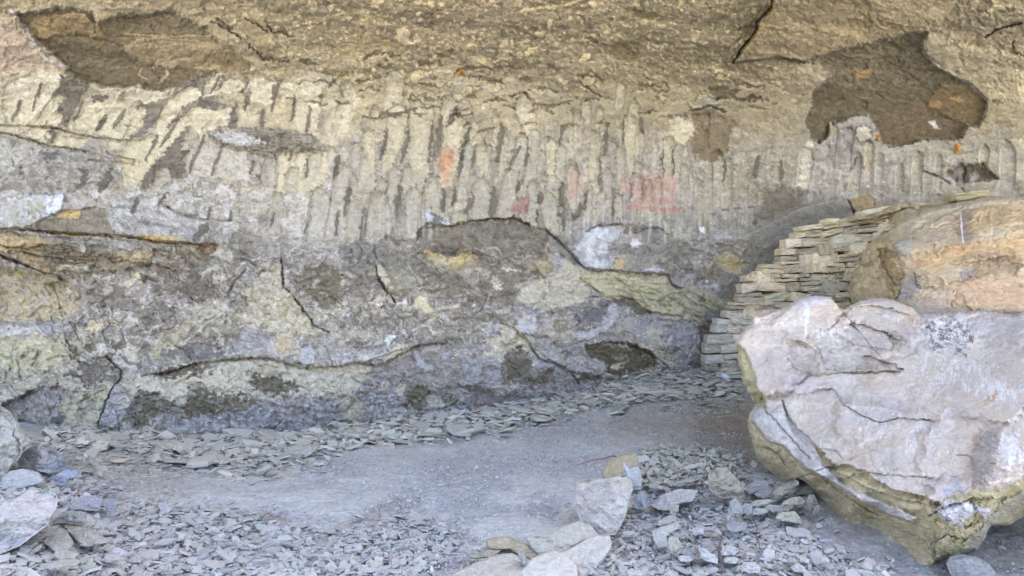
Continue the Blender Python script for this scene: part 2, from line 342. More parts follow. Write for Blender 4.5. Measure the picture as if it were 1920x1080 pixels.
for pts in ([(60,460),(110,430),(230,400),(340,410),(330,470),(260,560),(200,640),(140,700),(40,690),(15,620),(20,500)],
            [(280,550),(340,525),(365,550),(320,610),(240,700),(200,695),(240,620)],
            [(290,640),(340,635),(350,660),(320,705),(270,700),(265,670)],
            [(510,480),(580,480),(640,510),(690,500),(650,560),(780,575),(760,620),(740,660),(700,700),(740,740),(690,790),(560,760),(380,720),(395,650),(450,560)],
            [(700,500),(780,475),(830,510),(900,520),(990,490),(960,540),(850,570),(780,570),(700,560)],
            [(790,600),(815,610),(810,650),(800,700),(740,745),(690,790),(730,700),(720,690)],
            [(1060,495),(1110,495),(1135,520),(1110,560),(1040,590),(960,700),(900,760),(850,780),(880,690),(910,620),(980,540)],
            [(1090,600),(1200,620),(1300,600),(1285,690),(1180,745),(1140,790),(1060,700),(960,850),(880,950),(780,1060),(690,1040),(680,880),(720,800),(900,760),(960,700),(1050,640)],
            [(1150,480),(1210,420),(1280,420),(1260,460),(1190,530),(1140,550)],
            [(1270,450),(1340,450),(1380,470),(1330,510),(1200,530),(1240,480)],
            [(1380,450),(1500,440),(1560,460),(1550,560),(1500,590),(1400,560),(1360,510)],
            [(1340,580),(1395,580),(1390,640),(1350,720),(1335,715)],
            [(1660,560),(1700,440),(1760,390),(1870,440),(1860,480),(1780,540),(1830,580),(1840,610),(1810,700),(1780,780),(1650,740),(1645,650)],
            [(1570,480),(1620,440),(1700,390),(1740,400),(1680,460),(1660,540),(1580,550)],
            [(1870,600),(1960,560),(1990,620),(1960,740),(1860,760)],
            [(120,750),(200,720),(290,740),(280,800),(180,780)], [(310,760),(500,790),(440,840),(300,810)],
            [(600,790),(690,800),(670,860),(610,840)]):
    A(1, pts, CRE, rough=3.2, edge=1.0, h=-.035, hw=2.2, var=.06, rim=(206,199,172), rimw=1.3, eat=.25)
A(1, [(1560,850),(1700,840),(1840,850),(1840,960),(1800,1080),(1550,1080),(1570,920)], CRE, rough=4, edge=2, h=-.02, var=.06)
A(1, [(1050,990),(1060,900),(1120,820),(1250,850),(1400,870),(1350,1010),(1200,1000)], (182,179,168), rough=6, edge=5, op=.65)
dkp = (116,110,100)
for pts in ([(1050,705),(1075,715),(1010,850),(1085,830),(1040,900),(1030,1000),(900,1000),(810,1065),(780,1055),(850,930),(940,840)],
            [(1300,610),(1335,600),(1330,720),(1230,720),(1280,690)], [(820,690),(900,640),(870,700),(800,770),(720,790),(790,730)],
            [(960,690),(1040,590),(1010,650),(950,725),(930,715)], [(520,535),(600,530),(610,560),(540,575),(505,560)],
            [(1080,570),(1200,560),(1300,600),(1200,610),(1110,600)], [(1260,430),(1285,430),(1240,500),(1210,510)],
            [(560,680),(610,640),(560,740),(545,740)], [(270,730),(315,730),(300,800),(280,800)], [(1810,620),(1860,610),(1830,760),(1780,740)],
            [(1470,960),(1500,880),(1560,860),(1540,960),(1500,1060),(1440,1000)],[(1390,450),(1400,440),(1370,520),(1340,520)]):
    A(1, pts, dkp, rough=4, edge=1.0, h=.012, var=.14)
A(1, [(1170,740),(1280,730),(1500,720),(1640,730),(1750,770),(1850,850),(1700,850),(1500,880),(1400,860),(1200,800)], (150,146,134), rough=6, edge=2, h=.05, two=(122,118,104))
A(1, [(1190,745),(1300,735),(1420,770),(1500,800),(1400,830),(1250,800)], (192,191,188), rough=5, edge=1.5, h=.02)
for q in range(7):
    y0 = 735+q*16; P.line(Z(1,(1180+q*10,y0),(1350,y0+18),(1500,y0+10+q*2),(1680+q*20,y0+32)), 2.2, -.05, None, rough=5)
# long joint across the left, with ledge
P.step(Z(1,(-60,700),(130,705),(300,720),(480,765),(700,790),(790,800)), .05, 22); P.line(Z(1,(-60,700),(130,705),(300,720),(480,765),(700,790),(790,795)), 2.2, -.07)
P.step(Z(1,(-60,725),(100,765),(280,815),(480,850),(700,900)), .07, 25); P.line(Z(1,(-60,725),(100,765),(280,815),(480,850)), 2.5, -.08)
P.line(Z(1,(600,850),(640,880),(760,905),(750,925),(600,905),(500,900)), 2.5, -.07)
A(1, [(-60,760),(100,790),(280,830),(480,870),(640,920),(660,1000),(500,1080),(-60,1080)], (160,157,148), rough=9, edge=5, var=.2, two=(132,130,124))
A(1, [(-60,800),(120,830),(160,900),(100,960),(-60,940)], (168,168,158), rough=9, edge=3, op=.7)
for a_ in ([(230,850),(330,850),(300,920),(240,900)],[(460,960),(500,930),(480,1050),(430,1070)],[(90,950),(130,930),(120,1010)]):
    A(1, a_, (104,102,102), rough=6, edge=3)
# --- scoops worn down the band: (x,y) top, (x,y) bottom, widths
SC = [(862,158,845,215,24,26),(845,205,832,235,30,20),(870,205,868,240,24,22),(853,245,836,335,40,28),(888,240,876,268,18,12),(876,282,868,350,22,16),(902,283,898,310,18,14),(916,280,915,290,10,8),
 (740,158,735,195,32,30),(705,210,702,225,18,14),(745,225,728,305,38,22),(790,215,787,300,44,36),(690,262,688,330,24,30),(672,300,690,340,34,30),(931,222,932,232,16,8),(936,255,934,272,24,8),
 (980,274,957,350,26,34),(1003,258,993,350,20,22),(1051,287,1048,345,22,16),(1034,275,1033,330,20,14),(1117,262,1112,350,20,16),(1086,228,1084,265,18,14),(1184,240,1182,310,29,10),(1189,205,1189,232,18,20),
 (1165,285,1164,330,14,12),(1255,272,1250,332,21,22),(1273,283,1267,333,14,14),(1140,333,1140,380,19,16),(1194,343,1194,405,22,24),(1001,355,997,424,21,18),(1038,350,1038,378,27,24),(903,360,900,410,32,26),
 (842,370,841,398,18,14),(1159,376,1159,410,16,16),(958,345,945,408,34,28),(1074,325,1072,376,20,18),(1105,358,1102,406,16,16),(1198,316,1198,328,14,8),(668,395,662,450,28,30),(712,390,700,455,40,30),
 (775,375,773,445,30,28),(812,355,810,398,30,26),(1310,350,1308,410,16,14),(1345,300,1343,380,24,22),(1365,310,1362,400,20,18),(1413,352,1408,420,16,20),(1330,320,1328,400,14,14),(1608,299,1600,352,17,20),
 (1630,278,1627,320,18,14),(1512,300,1503,352,30,22),(1650,300,1647,340,16,14),(1687,318,1685,350,16,16),(305,337,298,358,30,32),(548,332,545,358,24,24),(505,305,500,345,22,24),(1030,385,1035,430,30,26),
 (1215,350,1212,400,16,16),(1235,345,1233,395,14,14),(1285,320,1284,380,14,12),(1060,400,1062,440,22,20),(1128,370,1126,405,14,14),(985,205,1000,245,34,26),(1100,200,1098,225,16,16),(1165,170,1160,200,18,14),
 (650,175,642,235,26,34),(625,190,612,255,40,34),(590,300,580,340,26,26),(740,330,735,380,22,22),(765,330,760,370,20,18),(715,350,708,372,18,16),(640,330,632,420,30,36),(600,380,590,430,34,34),(520,380,512,430,22,26),
 (1590,255,1585,300,22,24),(1560,250,1552,300,24,28),(1720,300,1718,350,18,20),(1760,300,1757,345,14,16),(1800,320,1797,350,20,20),(1890,290,1888,340,30,30),(1845,285,1843,310,18,16),(1395,360,1392,410,14,14)]
for k in range(14):
    x = rng.uniform(860, 1430); y = rng.uniform(200, 330); SC.append((x, y, x-rng.uniform(0,6), y+rng.uniform(18,50), rng.uniform(7,14), rng.uniform(6,12)))
for q, (x1, y1, x2, y2, w1, w2) in enumerate(SC):
    pts = [(x1-w1, y1-w1), (x2+w2, y2+w2+20)]; i = P.box([(min(x1,x2)-w1, y1-w1), (max(x1,x2)+w2, y2+w2+50)], 12)
    small = w1 < 14.5 and q > 76
    X = px[i]+1.6*P.w1x[i]+1.1*P.w2x[i]+.6*P.w3x[i]; Y = py[i]+2.2*P.w1y[i]+1.4*P.w2y[i]
    ext = 1.35+.35*((q*37)%10)/10
    t = np.clip(((X-x1)*(x2-x1)+(Y-y1)*(y2-y1))/((x2-x1)**2+(y2-y1)**2), 0, ext)
    r = (w1*(1-t)+w2*t)/2; d = np.hypot(X-x1-t*(x2-x1), (Y-y1-t*(y2-y1))*np.where(t<=0,.62,1.)); sd = r-d+1.8*P.mt2[i]+.8*P.fine[i]
    fade = 1-ss(.95, ext, t); e = (.5 if small else 1.)*fade
    hol = ss(-1., 1., sd+1.2*P.mt2[i])*e*(.72+.28*ss(-.4,.2,P.mot[i]))*(.5 if x1>1280 and x1<1440 else .7+.3*((q*53)%7)/7)
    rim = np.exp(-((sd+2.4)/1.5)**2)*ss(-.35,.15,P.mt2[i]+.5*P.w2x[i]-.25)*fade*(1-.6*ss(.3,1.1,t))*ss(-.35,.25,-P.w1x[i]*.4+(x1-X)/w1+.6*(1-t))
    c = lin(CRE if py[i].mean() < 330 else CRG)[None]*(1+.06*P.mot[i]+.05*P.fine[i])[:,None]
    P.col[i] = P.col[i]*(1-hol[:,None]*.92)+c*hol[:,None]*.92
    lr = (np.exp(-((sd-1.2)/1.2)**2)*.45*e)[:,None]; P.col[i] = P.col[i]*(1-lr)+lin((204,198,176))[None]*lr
    rr = (rim*(.35 if x1>1280 else .9)*(.5 if small else 1))[:,None]; P.col[i] = P.col[i]*(1-rr)+lin((84,79,70))[None]*rr  # dark rim at scoop left and top: shade painted into the colour
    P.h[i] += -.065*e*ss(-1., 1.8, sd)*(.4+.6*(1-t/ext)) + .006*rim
LN = [(2,[(260,730,215,900,14),(380,740,340,900,22),(515,680,490,910,12),(720,720,670,900,18),(650,600,600,710,22),(745,860,735,950,12),(680,850,665,990,12),(1050,830,1040,930,16),(1000,830,940,960,12),(1165,770,1165,810,10),(1690,660,1690,740,14),(1590,690,1585,800,8),(1300,600,1300,650,10),(1870,840,1865,1000,6),(1810,850,1805,1000,8),(1460,860,1450,1040,8),(1700,1030,1700,1120,16),(1635,1030,1630,1110,10),(560,660,530,900,26),(900,700,880,900,24),(1240,700,1230,820,14),(1500,700,1480,860,18)]),
 (5,[(40,-20,15,130,22),(130,90,110,280,20),(330,-20,310,240,36),(575,-20,570,120,14),(740,20,700,110,24),(865,-20,840,150,30),(1125,10,1105,60,18),(1105,100,1095,170,10),(1245,-40,1250,220,26),(1350,60,1310,150,26),(1530,-20,1525,130,14),(1385,-20,1370,100,12),(640,-30,620,80,12),(1000,-60,985,0,14)]),
 (3,[(985,880,945,960,10),(1010,880,1020,960,12),(860,760,850,900,30),(240,900,235,1010,16),(420,880,410,1000,20),(560,900,550,1020,16)]),
 (4,[(770,40,740,110,20),(940,0,895,70,14),(1180,90,1170,150,10),(1165,180,1090,270,26),(1750,130,1710,230,14),(1900,100,1890,240,12),(1540,120,1520,200,12),(1300,100,1290,170,14)]),
 (1,[(1420,900,1410,980,14),(1730,900,1720,1000,8),(1640,860,1630,900,8),(1900,880,1880,1000,18),(620,960,560,1070,30),(1560,470,1545,560,10),(1230,430,1180,520,14),(700,620,640,720,16),(590,640,540,740,14),(1000,680,900,820,14),(1150,760,1060,960,14),(880,760,820,900,12),(1400,500,1380,620,18),(1540,480,1530,620,14),(1660,540,1640,680,14),(1250,820,1180,980,10),(1740,600,1720,740,12),(230,470,180,620,12),(110,560,70,680,10),(460,560,420,680,12),(1480,620,1470,700,20)])]
for n_, L_s in LN:
    for (x1,y1,x2,y2,w_) in L_s: P.line(Z(n_,(x1,y1),((x1+x2)/2+2,(y1+y2)/2),(x2,y2)), w_/3*1.6, .03, (102,97,87), rough=3.6, op=.85, soft=.8)
# --- upper middle and right
P.line(Z(2,(1000,70),(1100,50),(1250,35),(1360,-10)), 5, .03, (186,174,130), rough=3); A(2,[(990,70),(1020,55),(1060,70),(1030,90)],(178,166,128),rough=3,h=.02)
A(2,[(1590,50),(1640,40),(1700,60),(1790,90),(1750,115),(1690,105),(1610,80)], (108,98,74), rough=2.5, edge=1.2, h=-.07, rim=(172,160,126), rimw=1.1)
A(2,[(1510,260),(1580,225),(1680,240),(1690,300),(1640,355),(1540,340),(1500,300)], (118,108,82), rough=4, edge=1.2, h=-.05, rim=(170,158,124), rimw=1.1)
A(2,[(945,150),(1000,150),(990,166),(955,162)], DK, rough=2, h=-.03); A(2,[(1380,215),(1440,235),(1450,255),(1420,245)], (96,88,66), rough=2, h=-.05)
A(2,[(305,160),(360,150),(385,190),(370,240),(430,230),(440,250),(350,260),(310,220)], (182,170,136), rough=4, h=.03); A(2,[(1030,300),(1080,250),(1090,290),(1030,350)],(176,164,128),rough=5,h=.02)
A(2,[(690,260),(750,220),(740,260),(700,290)],(178,166,130),rough=4,h=.02); A(2,[(900,230),(940,215),(930,260),(890,300)],(178,166,130),rough=4,h=.02)
A(2,[(730,350),(800,320),(860,330),(900,310),(940,280),(940,330),(880,350),(760,360)],(176,164,128),rough=5,h=.02)
A(2,[(0,230),(150,200),(330,250),(350,275),(100,290),(60,320),(0,330)], (160,148,112), rough=7, edge=4, op=.8); A(2,[(0,470),(60,490),(110,560),(70,650),(0,620)], CRE, rough=5, h=-.03)
for pts in ([(640,400),(720,385),(880,380),(1020,380)],[(660,420),(800,440),(900,460)],[(430,360),(540,350),(560,380)],[(1080,590),(1150,600),(1300,570)],[(1330,430),(1420,420),(1470,470)],
            [(130,330),(180,300),(330,310)],[(1280,470),(1330,460),(1460,550)],[(960,540),(1030,520),(1060,560)],[(230,640),(330,640),(430,610)],[(180,680),(250,650),(330,650)]):
    P.line(Z(2, *pts), 4.5, -.05, (110,102,84), rough=6, op=.8)
for k in range(46):
    x = rng.uniform(560, 1420); y = rng.normal(195, 22); l = rng.uniform(14, 46); P.line([(x,y),(x+l*.5,y+rng.uniform(-7,3)),(x+l,y+rng.uniform(-4,7))], rng.uniform(2,4.5), -.05, (112,104,86), rough=6, op=.7)
A(2,[(650,410),(690,395),(695,405),(655,440)], (176,98,48), rough=3, edge=2)
# great slab of the roof and the dark scar beneath it
slab = Z(3,(515,-40),(500,50),(420,130),(420,165),(290,350),(420,335),(560,325),(690,348),(850,290),(1140,225),(1280,183),(1380,185),(1440,140),(1500,60),(1560,-40))
scar = Z(3,(690,348),(760,370),(840,430),(770,480),(720,520),(710,600),(680,680),(720,780),(770,805),(810,780),(825,700),(880,690),(960,650),(1040,645),(1090,740),(1110,810),(1200,825),(1340,785),(1480,785),(1570,780),(1600,700),(1660,720),(1700,640),(1715,570),(1620,470),(1540,440),(1400,360),(1350,280),(1345,235),(1380,190),(1280,183),(1140,225),(850,290))
P.patch(scar, (107,100,80), rough=3.5, edge=1.0, h=-.17, hw=3.5, var=.14, rim=(184,178,152), rimw=1.3)
A(3,[(1380,560),(1460,470),(1620,480),(1700,570),(1690,640),(1650,710),(1600,690),(1400,640)],(128,112,82),rough=6,edge=3,op=.75,h=.03)
A(3,[(1080,640),(1400,560),(1600,680),(1580,780),(1110,800)],(112,100,80),rough=8,edge=4,op=.8)
for pts in ([(970,390),(1060,390),(1040,440),(970,460)],[(1000,545),(1050,545),(1040,565)],[(1380,570),(1460,580),(1450,610),(1390,610)],[(1500,545),(1570,540),(1578,590),(1530,570)]):
    A(3, pts, (146,126,90), rough=3, edge=1.2, h=.02)
A(3,[(1380,685),(1420,685),(1440,720),(1420,725)],(200,198,188),rough=2); P.line(Z(3,(1110,250),(1120,300),(1090,310),(980,340)),3,.01,(138,128,98),rough=5,op=.7)
for k in range(60):
    x = rng.uniform(1530,1830); y = rng.uniform(90,255); blob(x,y,rng.uniform(2,9),rng.uniform(1,4),(132,120,92) if rng.random()<.6 else (92,84,62),.006,rng.uniform(-.4,.4),None,.5)
P.patch(slab, (142,129,100), rough=2, edge=2, h=.28, hw=2.2, var=.10, op=.55)
P.line(Z(3,(515,-30),(500,50),(420,130),(420,165),(290,350)), 4, -.25, None, rough=2, taper=False); P.line(Z(3,(510,60),(470,140),(400,200),(330,290)), 6, .02, (150,134,82), rough=3, op=.8)
P.line(Z(3,(560,330),(620,345),(690,352)), 4, -.12); P.line(Z(3,(1700,210),(1770,165),(1900,130)), 4, -.12, (84,76,58)); P.line(Z(3,(1860,230),(1840,290),(1920,310)), 5, -.06, (112,102,80), rough=5)
A(3,[(690,348),(760,350),(840,425),(770,480),(720,500),(660,440),(600,400)], (158,150,128), rough=4, edge=3, op=.7)
A(3,[(1690,480),(1800,440),(1900,400),(1960,420),(1960,560),(1760,570),(1700,540)], (182,172,140), rough=7, edge=2, h=.02)
A(3,[(1350,240),(1450,190),(1560,260),(1590,400),(1560,430),(1400,340)], (150,143,118), rough=6, edge=3, op=.8); P.line(Z(3,(1350,290),(1400,350),(1540,430),(1620,480),(1720,575)),3,.02,(190,184,160),rough=3)
A(3,[(40,620),(160,620),(310,690),(250,780),(260,850),(170,910),(60,880),(30,780),(60,720)], (126,116,96), rough=5, edge=1.5, h=-.03)
A(3,[(140,490),(200,480),(320,500),(290,560),(180,560)],(112,103,82),rough=5,h=-.03); A(3,[(40,590),(130,540),(240,590),(220,625),(60,610)],(160,156,136),rough=5,h=.04); P.line(Z(3,(40,620),(150,600),(240,630)),4,-.06,(96,88,70),rough=4)
A(3,[(-60,650),(40,670),(80,730),(20,810),(-60,800)], CRE, rough=5, edge=1.5, h=-.02)
A(3,[(880,700),(1040,645),(1090,740),(1110,810),(1000,800),(950,960),(780,1000),(700,900),(760,810),(830,790)], (168,165,156), rough=6, edge=3, two=(140,138,134))
A(3,[(660,1000),(690,800),(730,790),(720,950),(690,1070),(640,1060)], (196,192,178), rough=4, edge=2)
blob(1619,250,14,14,(188,184,168),.03,0,(110,104,92)); A(3,[(1085,760),(1105,760),(1100,800),(1085,795)],(140,92,48),rough=2)
for (a_, b_) in ((1550,825),(1540,845),(1555,838)): blob(1280+a_/3,b_/3,4,5,(196,146,62),.03,0,(150,110,60))
A(3,[(1490,960),(1560,930),(1690,920),(1780,1010),(1700,1020),(1560,1040),(1480,990)], (94,86,72), rough=3, edge=1.2, h=-.08, rim=(160,154,140), rimw=1.1)
P.line(Z(3,(1350,960),(1440,990),(1500,1040)),3,-.06,(84,80,76)); P.step(Z(3,(1520,880),(1600,860),(1700,830)),.05,14)
A(3,[(1850,780),(1960,760),(1960,830),(1870,830)],CRE,rough=4); A(3,[(1820,930),(1900,930),(1960,1010),(1870,1010)],(188,180,162),rough=5)
A(6,[(430,60),(480,0),(560,-35),(660,-20),(930,60),(950,130),(960,150),(800,190),(650,200),(600,260),(530,300),(480,400),(400,480),(330,560),(280,600),(200,520),(230,400),(250,300),(280,240),(380,190),(440,130)], (142,139,132), rough=6, edge=1.5, var=.10, h=.02)
A(6,[(440,-10),(560,-40),(700,10),(680,70),(600,110),(400,180),(440,110)], (122,116,104), rough=5, edge=4, op=.8)
P.line(Z(6,(300,270),(480,190),(700,80),(850,50)),1.5,-.012,(160,158,150),rough=2)
A(6,[(940,50),(980,20),(1070,20),(1140,100),(1000,150),(960,110)], (164,150,122), rough=4, edge=1.5, h=.03); P.line(Z(6,(930,40),(950,90),(985,150)),3,-.06,(110,92,66))
A(6,[(180,380),(250,350),(360,410),(300,460),(200,430)], (174,160,128), rough=5, edge=1.5, h=-.02, rim=(190,184,160)); A(6,[(60,440),(150,400),(220,430),(200,500),(90,500)],(136,131,118),rough=5,h=.02)
A(6,[(175,240),(280,245),(275,262),(180,262)],(190,192,200),rough=2,op=.7); A(6,[(95,195),(120,195),(122,230),(98,232)],(226,226,232),rough=1.5); A(6,[(48,388),(110,388),(85,405),(55,402)],(228,228,234),rough=1)
for a_ in ([(225,101),(255,99)],[(290,94),(315,91)],[(372,86),(400,84)],[(170,128),(185,122)]): P.line(Z(6,*a_),3,0,(92,92,112),rough=.3,op=.75,taper=False)
# --- left middle and the recess
A(4,[(0,215),(0,40),(60,20),(190,10),(370,15),(350,95),(270,140),(190,190),(60,200)], (182,182,182), rough=5, edge=2, h=.04, two=(166,164,152))
A(4,[(250,30),(370,20),(350,95),(270,130)], (204,206,216), rough=5, edge=3)
A(4,[(460,100),(580,90),(600,130),(640,230),(330,240),(170,200),(310,140)], (136,130,116), rough=4, edge=1.5, h=-.03)
A(4,[(-40,215),(250,245),(420,300),(600,330),(1110,290),(1200,370),(1050,450),(500,460),(300,450),(100,385),(-40,350)], (134,126,110), rough=5, edge=2, two=(116,110,98))
A(4,[(-40,225),(250,262),(300,300),(150,320),(130,345),(-40,322)], (176,158,126), rough=4, edge=2.5)
A(4,[(300,140),(380,100),(450,100),(430,150)], (188,168,126), rough=2.5, h=-.02); A(4,[(740,250),(900,245),(1000,255),(1010,278),(800,278)], (190,168,122), rough=2.5)
A(4,[(370,395),(530,400),(480,440),(300,430)],CR2,rough=4,h=.02); A(4,[(660,340),(780,320),(860,350),(760,400),(680,390)],(172,160,134),rough=7,edge=4)
A(4,[(100,345),(220,330),(280,440),(270,455),(120,390)],(160,146,118),rough=4,edge=3); A(4,[(320,230),(420,235),(470,250),(360,250)],(178,160,124),rough=2)
P.step(Z(4,(-60,203),(150,205),(350,228),(600,240),(740,248),(900,275),(1110,290),(1225,292)), .16, 42, rough=2)
P.line(Z(4,(-60,205),(150,207),(350,230),(600,242),(740,252),(900,280),(1110,292)), 3.5, -.14, None, rough=2)
A(4,[(1110,290),(1220,290),(1215,330),(1170,355),(1120,320)], (118,104,84), rough=3, h=-.03)
for pts, ww in (([(170,195),(270,140),(330,112),(450,100),(560,90)],3.5),([(0,300),(130,320),(270,300),(410,305)],3),([(130,340),(290,375),(480,380)],2.5),([(310,430),(440,460),(700,440),(860,405),(1000,450),(1085,445)],3.5),
                ([(740,400),(860,415)],3),([(940,80),(1010,120),(1160,155),(1300,160)],3),([(1320,385),(1380,380),(1440,410)],3),([(1350,330),(1400,365)],2.5),([(1270,590),(1310,520),(1380,440)],3.5)):
    P.line(Z(4,*pts), ww, -.08, None, rough=3)
for k in range(26):
    x = rng.uniform(-5,330); y = 432+.03*x+rng.uniform(4,75)*(1-.3*x/330); l = rng.uniform(25,80); P.line([(x,y),(x+l*.5,y+rng.uniform(0,5)),(x+l,y+rng.uniform(-2,9))], rng.uniform(1.4,2.8), -.05, None, rough=3)
A(4,[(-60,420),(120,440),(240,472),(340,480),(440,540),(485,600),(470,660),(390,710),(200,750),(-60,745)], (162,154,130), rough=3, edge=2, h=-.20, hw=7, var=.08, two=(152,148,134))
P.step(Z(4,(-60,340),(0,350),(100,390),(270,462),(400,465),(500,500)), .18, 36, rough=2); P.line(Z(4,(300,520),(330,600),(350,700)),2,-.04); P.line(Z(4,(340,480),(440,540),(485,600),(470,660)),6,-.05,(150,148,150),rough=3,op=.6)
A(4,[(230,480),(330,480),(345,500),(270,525),(235,510)],(150,146,126),rough=2.5,h=.12); P.line(Z(4,(-60,345),(0,352),(100,392),(270,460)), 4, -.16, None, rough=1.5)
for pts in ([(740,460),(800,445),(790,480),(720,540),(680,520)],[(535,545),(570,545),(560,580),(540,575)],[(650,550),(690,570),(655,585)],[(450,790),(520,720),(590,720),(570,770),(520,800)],[(640,625),(672,625),(660,645)]):
    A(4, pts, CR2, rough=3, h=.02, edge=1)
A(4,[(0,760),(220,740),(360,740),(300,780),(120,820),(0,830)],(170,170,180),rough=7,edge=4,op=.8)
A(4,[(-60,830),(200,790),(380,860),(380,960),(250,1010),(-60,990)],(162,160,138),rough=8,edge=3,two=(172,170,152))
for pts, c in (([(800,450),(1100,430),(1200,500),(1230,600),(1000,600),(850,560),(790,480)],(114,110,102)),([(390,800),(520,780),(560,840),(500,920),(400,950),(380,860)],(112,108,98)),
               ([(510,950),(600,940),(690,1010),(640,1080),(500,1080),(350,1020)],(112,108,100)),([(1700,400),(1920,420),(1920,640),(1760,640),(1700,560),(1640,520)],(114,110,98)),
               ([(850,620),(1000,640),(950,740),(820,720),(760,680)],(120,117,112)),([(560,480),(740,560),(800,640),(600,660),(500,560)],(124,120,114)),
               ([(950,880),(1180,820),(1260,920),(1100,960),(940,930)],(120,118,116))):
    A(4, pts, c, rough=9, edge=3, h=-.01, var=.14, eat=.3)
A(4,[(1380,560),(1450,480),(1560,390),(1590,470),(1600,540),(1660,570),(1700,660),(1750,740),(1850,790),(1800,810),(1650,800),(1560,795),(1450,760),(1340,720),(1300,690),(1400,640)], CRG, rough=7, edge=2, h=.02, eat=.35, two=(156,153,134))
A(4,[(860,870),(960,780),(1080,720),(1060,800),(1000,850),(900,880),(910,930),(850,940)],(158,155,138),rough=6,edge=2,h=.015)
A(4,[(1250,800),(1400,770),(1550,810),(1650,830),(1650,900),(1560,930),(1450,910),(1350,920)], (152,150,152), rough=7, edge=3, var=.18)
blob(533,647,20,18,(170,162,144),.02,0,(186,184,176)); blob(620,655,17,18,(150,148,146),.01,0,(176,174,170))
A(4,[(1690,880),(1750,845),(1775,900),(1775,965),(1720,985),(1670,950)], (168,168,172), rough=2.5, edge=1.2, h=.07); P.line(Z(4,(1670,950),(1690,880),(1750,845)),2.5,-.05)
P.line(Z(4,(1580,380),(1590,470),(1600,540),(1640,570),(1720,680),(1760,740),(1850,790)),3.5,-.08,(98,94,84),rough=3); P.patch(Z(4,(1590,430),(1620,440),(1640,530),(1605,545)),(170,168,162),h=.05)
P.line(Z(4,(600,925),(690,1010),(660,1080)),4,-.12); P.step(Z(4,(500,940),(600,925),(690,1005)),.06,16)
P.line(Z(4,(850,880),(1000,880),(1060,830),(1140,760),(1260,680)),3,.02,(176,174,162),rough=4); P.line(Z(4,(1200,820),(1240,880),(1270,940)),2.5,-.05)
# pale flaked sweep low on the left
A(4,[(690,1060),(760,1020),(900,1020),(1100,960),(1350,932),(1500,930),(1600,960),(1700,992),(1920,972),(2070,990),(2020,1100),(1900,1180),(1500,1180),(700,1190)], CRG, rough=5, edge=1.5, h=-.02, var=.06)
P.step(Z(4,(800,1030),(960,1010),(1100,962),(1350,934),(1500,930),(1620,965),(1720,992),(1920,974),(2060,955),(2200,905),(2340,860)), .10, 34, rough=2); P.line(Z(4,(800,1032),(960,1012),(1100,964),(1350,936),(1500,932),(1620,968),(1720,995),(1920,977)), 2.6, -.08)
for pts in ([(760,30),(830,30),(900,80),(960,90),(1000,130),(890,150),(860,200),(820,250),(880,300),(740,240),(750,180),(790,140),(750,100)],
            [(1040,20),(1130,0),(1180,40),(1260,60),(1400,65),(1500,100),(1560,130),(1500,180),(1430,230),(1270,200),(1100,190),(1000,170),(1060,110),(1040,80)],
            [(1400,-60),(1560,-40),(1680,0),(1670,40),(1600,70),(1420,40)],[(880,-70),(1000,-90),(1100,-110),(1250,-90),(1100,-50),(1000,-40),(920,-20)]):
    A(7, pts, (114,109,96), rough=8, edge=1.2, h=-.02, eat=.2)
A(7,[(1820,40),(1880,60),(1920,90),(1920,130),(1830,110)],(106,102,84),rough=4)
A(7,[(880,300),(960,200),(1100,190),(1250,180),(1500,95),(1700,70),(1950,50),(1950,270),(1700,300),(1500,275),(1250,310),(950,330)], (130,127,126), rough=8, edge=2, var=.22, two=(148,146,148))
for k in range(240):
    x = rng.uniform(300,660); y = rng.uniform(752,815); 
    if poly_sd(np.array([x]),np.array([y]),Z(7,(880,300),(1100,190),(1500,100),(1950,60),(1950,280),(1250,310)))[0] > 0: blob(x,y,rng.uniform(1,6),rng.uniform(1,3),(170,170,180),.004,rng.uniform(-1,1),None,rng.uniform(.3,.7))
A(7,[(-60,150),(0,130),(130,60),(220,20),(330,10),(390,60),(330,130),(370,230),(240,260),(150,240),(90,170)], (142,139,138), rough=7, edge=2, two=(124,120,112), h=-.05)
P.step(Z(7,(-60,165),(0,130),(130,60),(220,10)),.10,26)
A(7,[(370,80),(520,40),(650,0),(620,60),(560,210),(500,240),(380,220),(330,130)], (166,163,144), rough=5, edge=2, two=(150,147,130)); P.line(Z(7,(430,110),(500,80),(600,25)),2.5,-.05)
A(7,[(655,0),(700,20),(740,100),(700,200),(640,250),(555,235),(580,120),(620,40)], (152,150,152), rough=3, edge=1.5, h=.07); P.line(Z(7,(655,-5),(600,90),(550,235)),4,-.14)
A(7,[(100,190),(200,230),(250,270),(400,245),(300,290),(150,300)],(116,112,104),rough=4,h=-.10); A(7,[(270,180),(360,170),(370,230),(290,210)],(104,102,98),rough=4,h=.04)
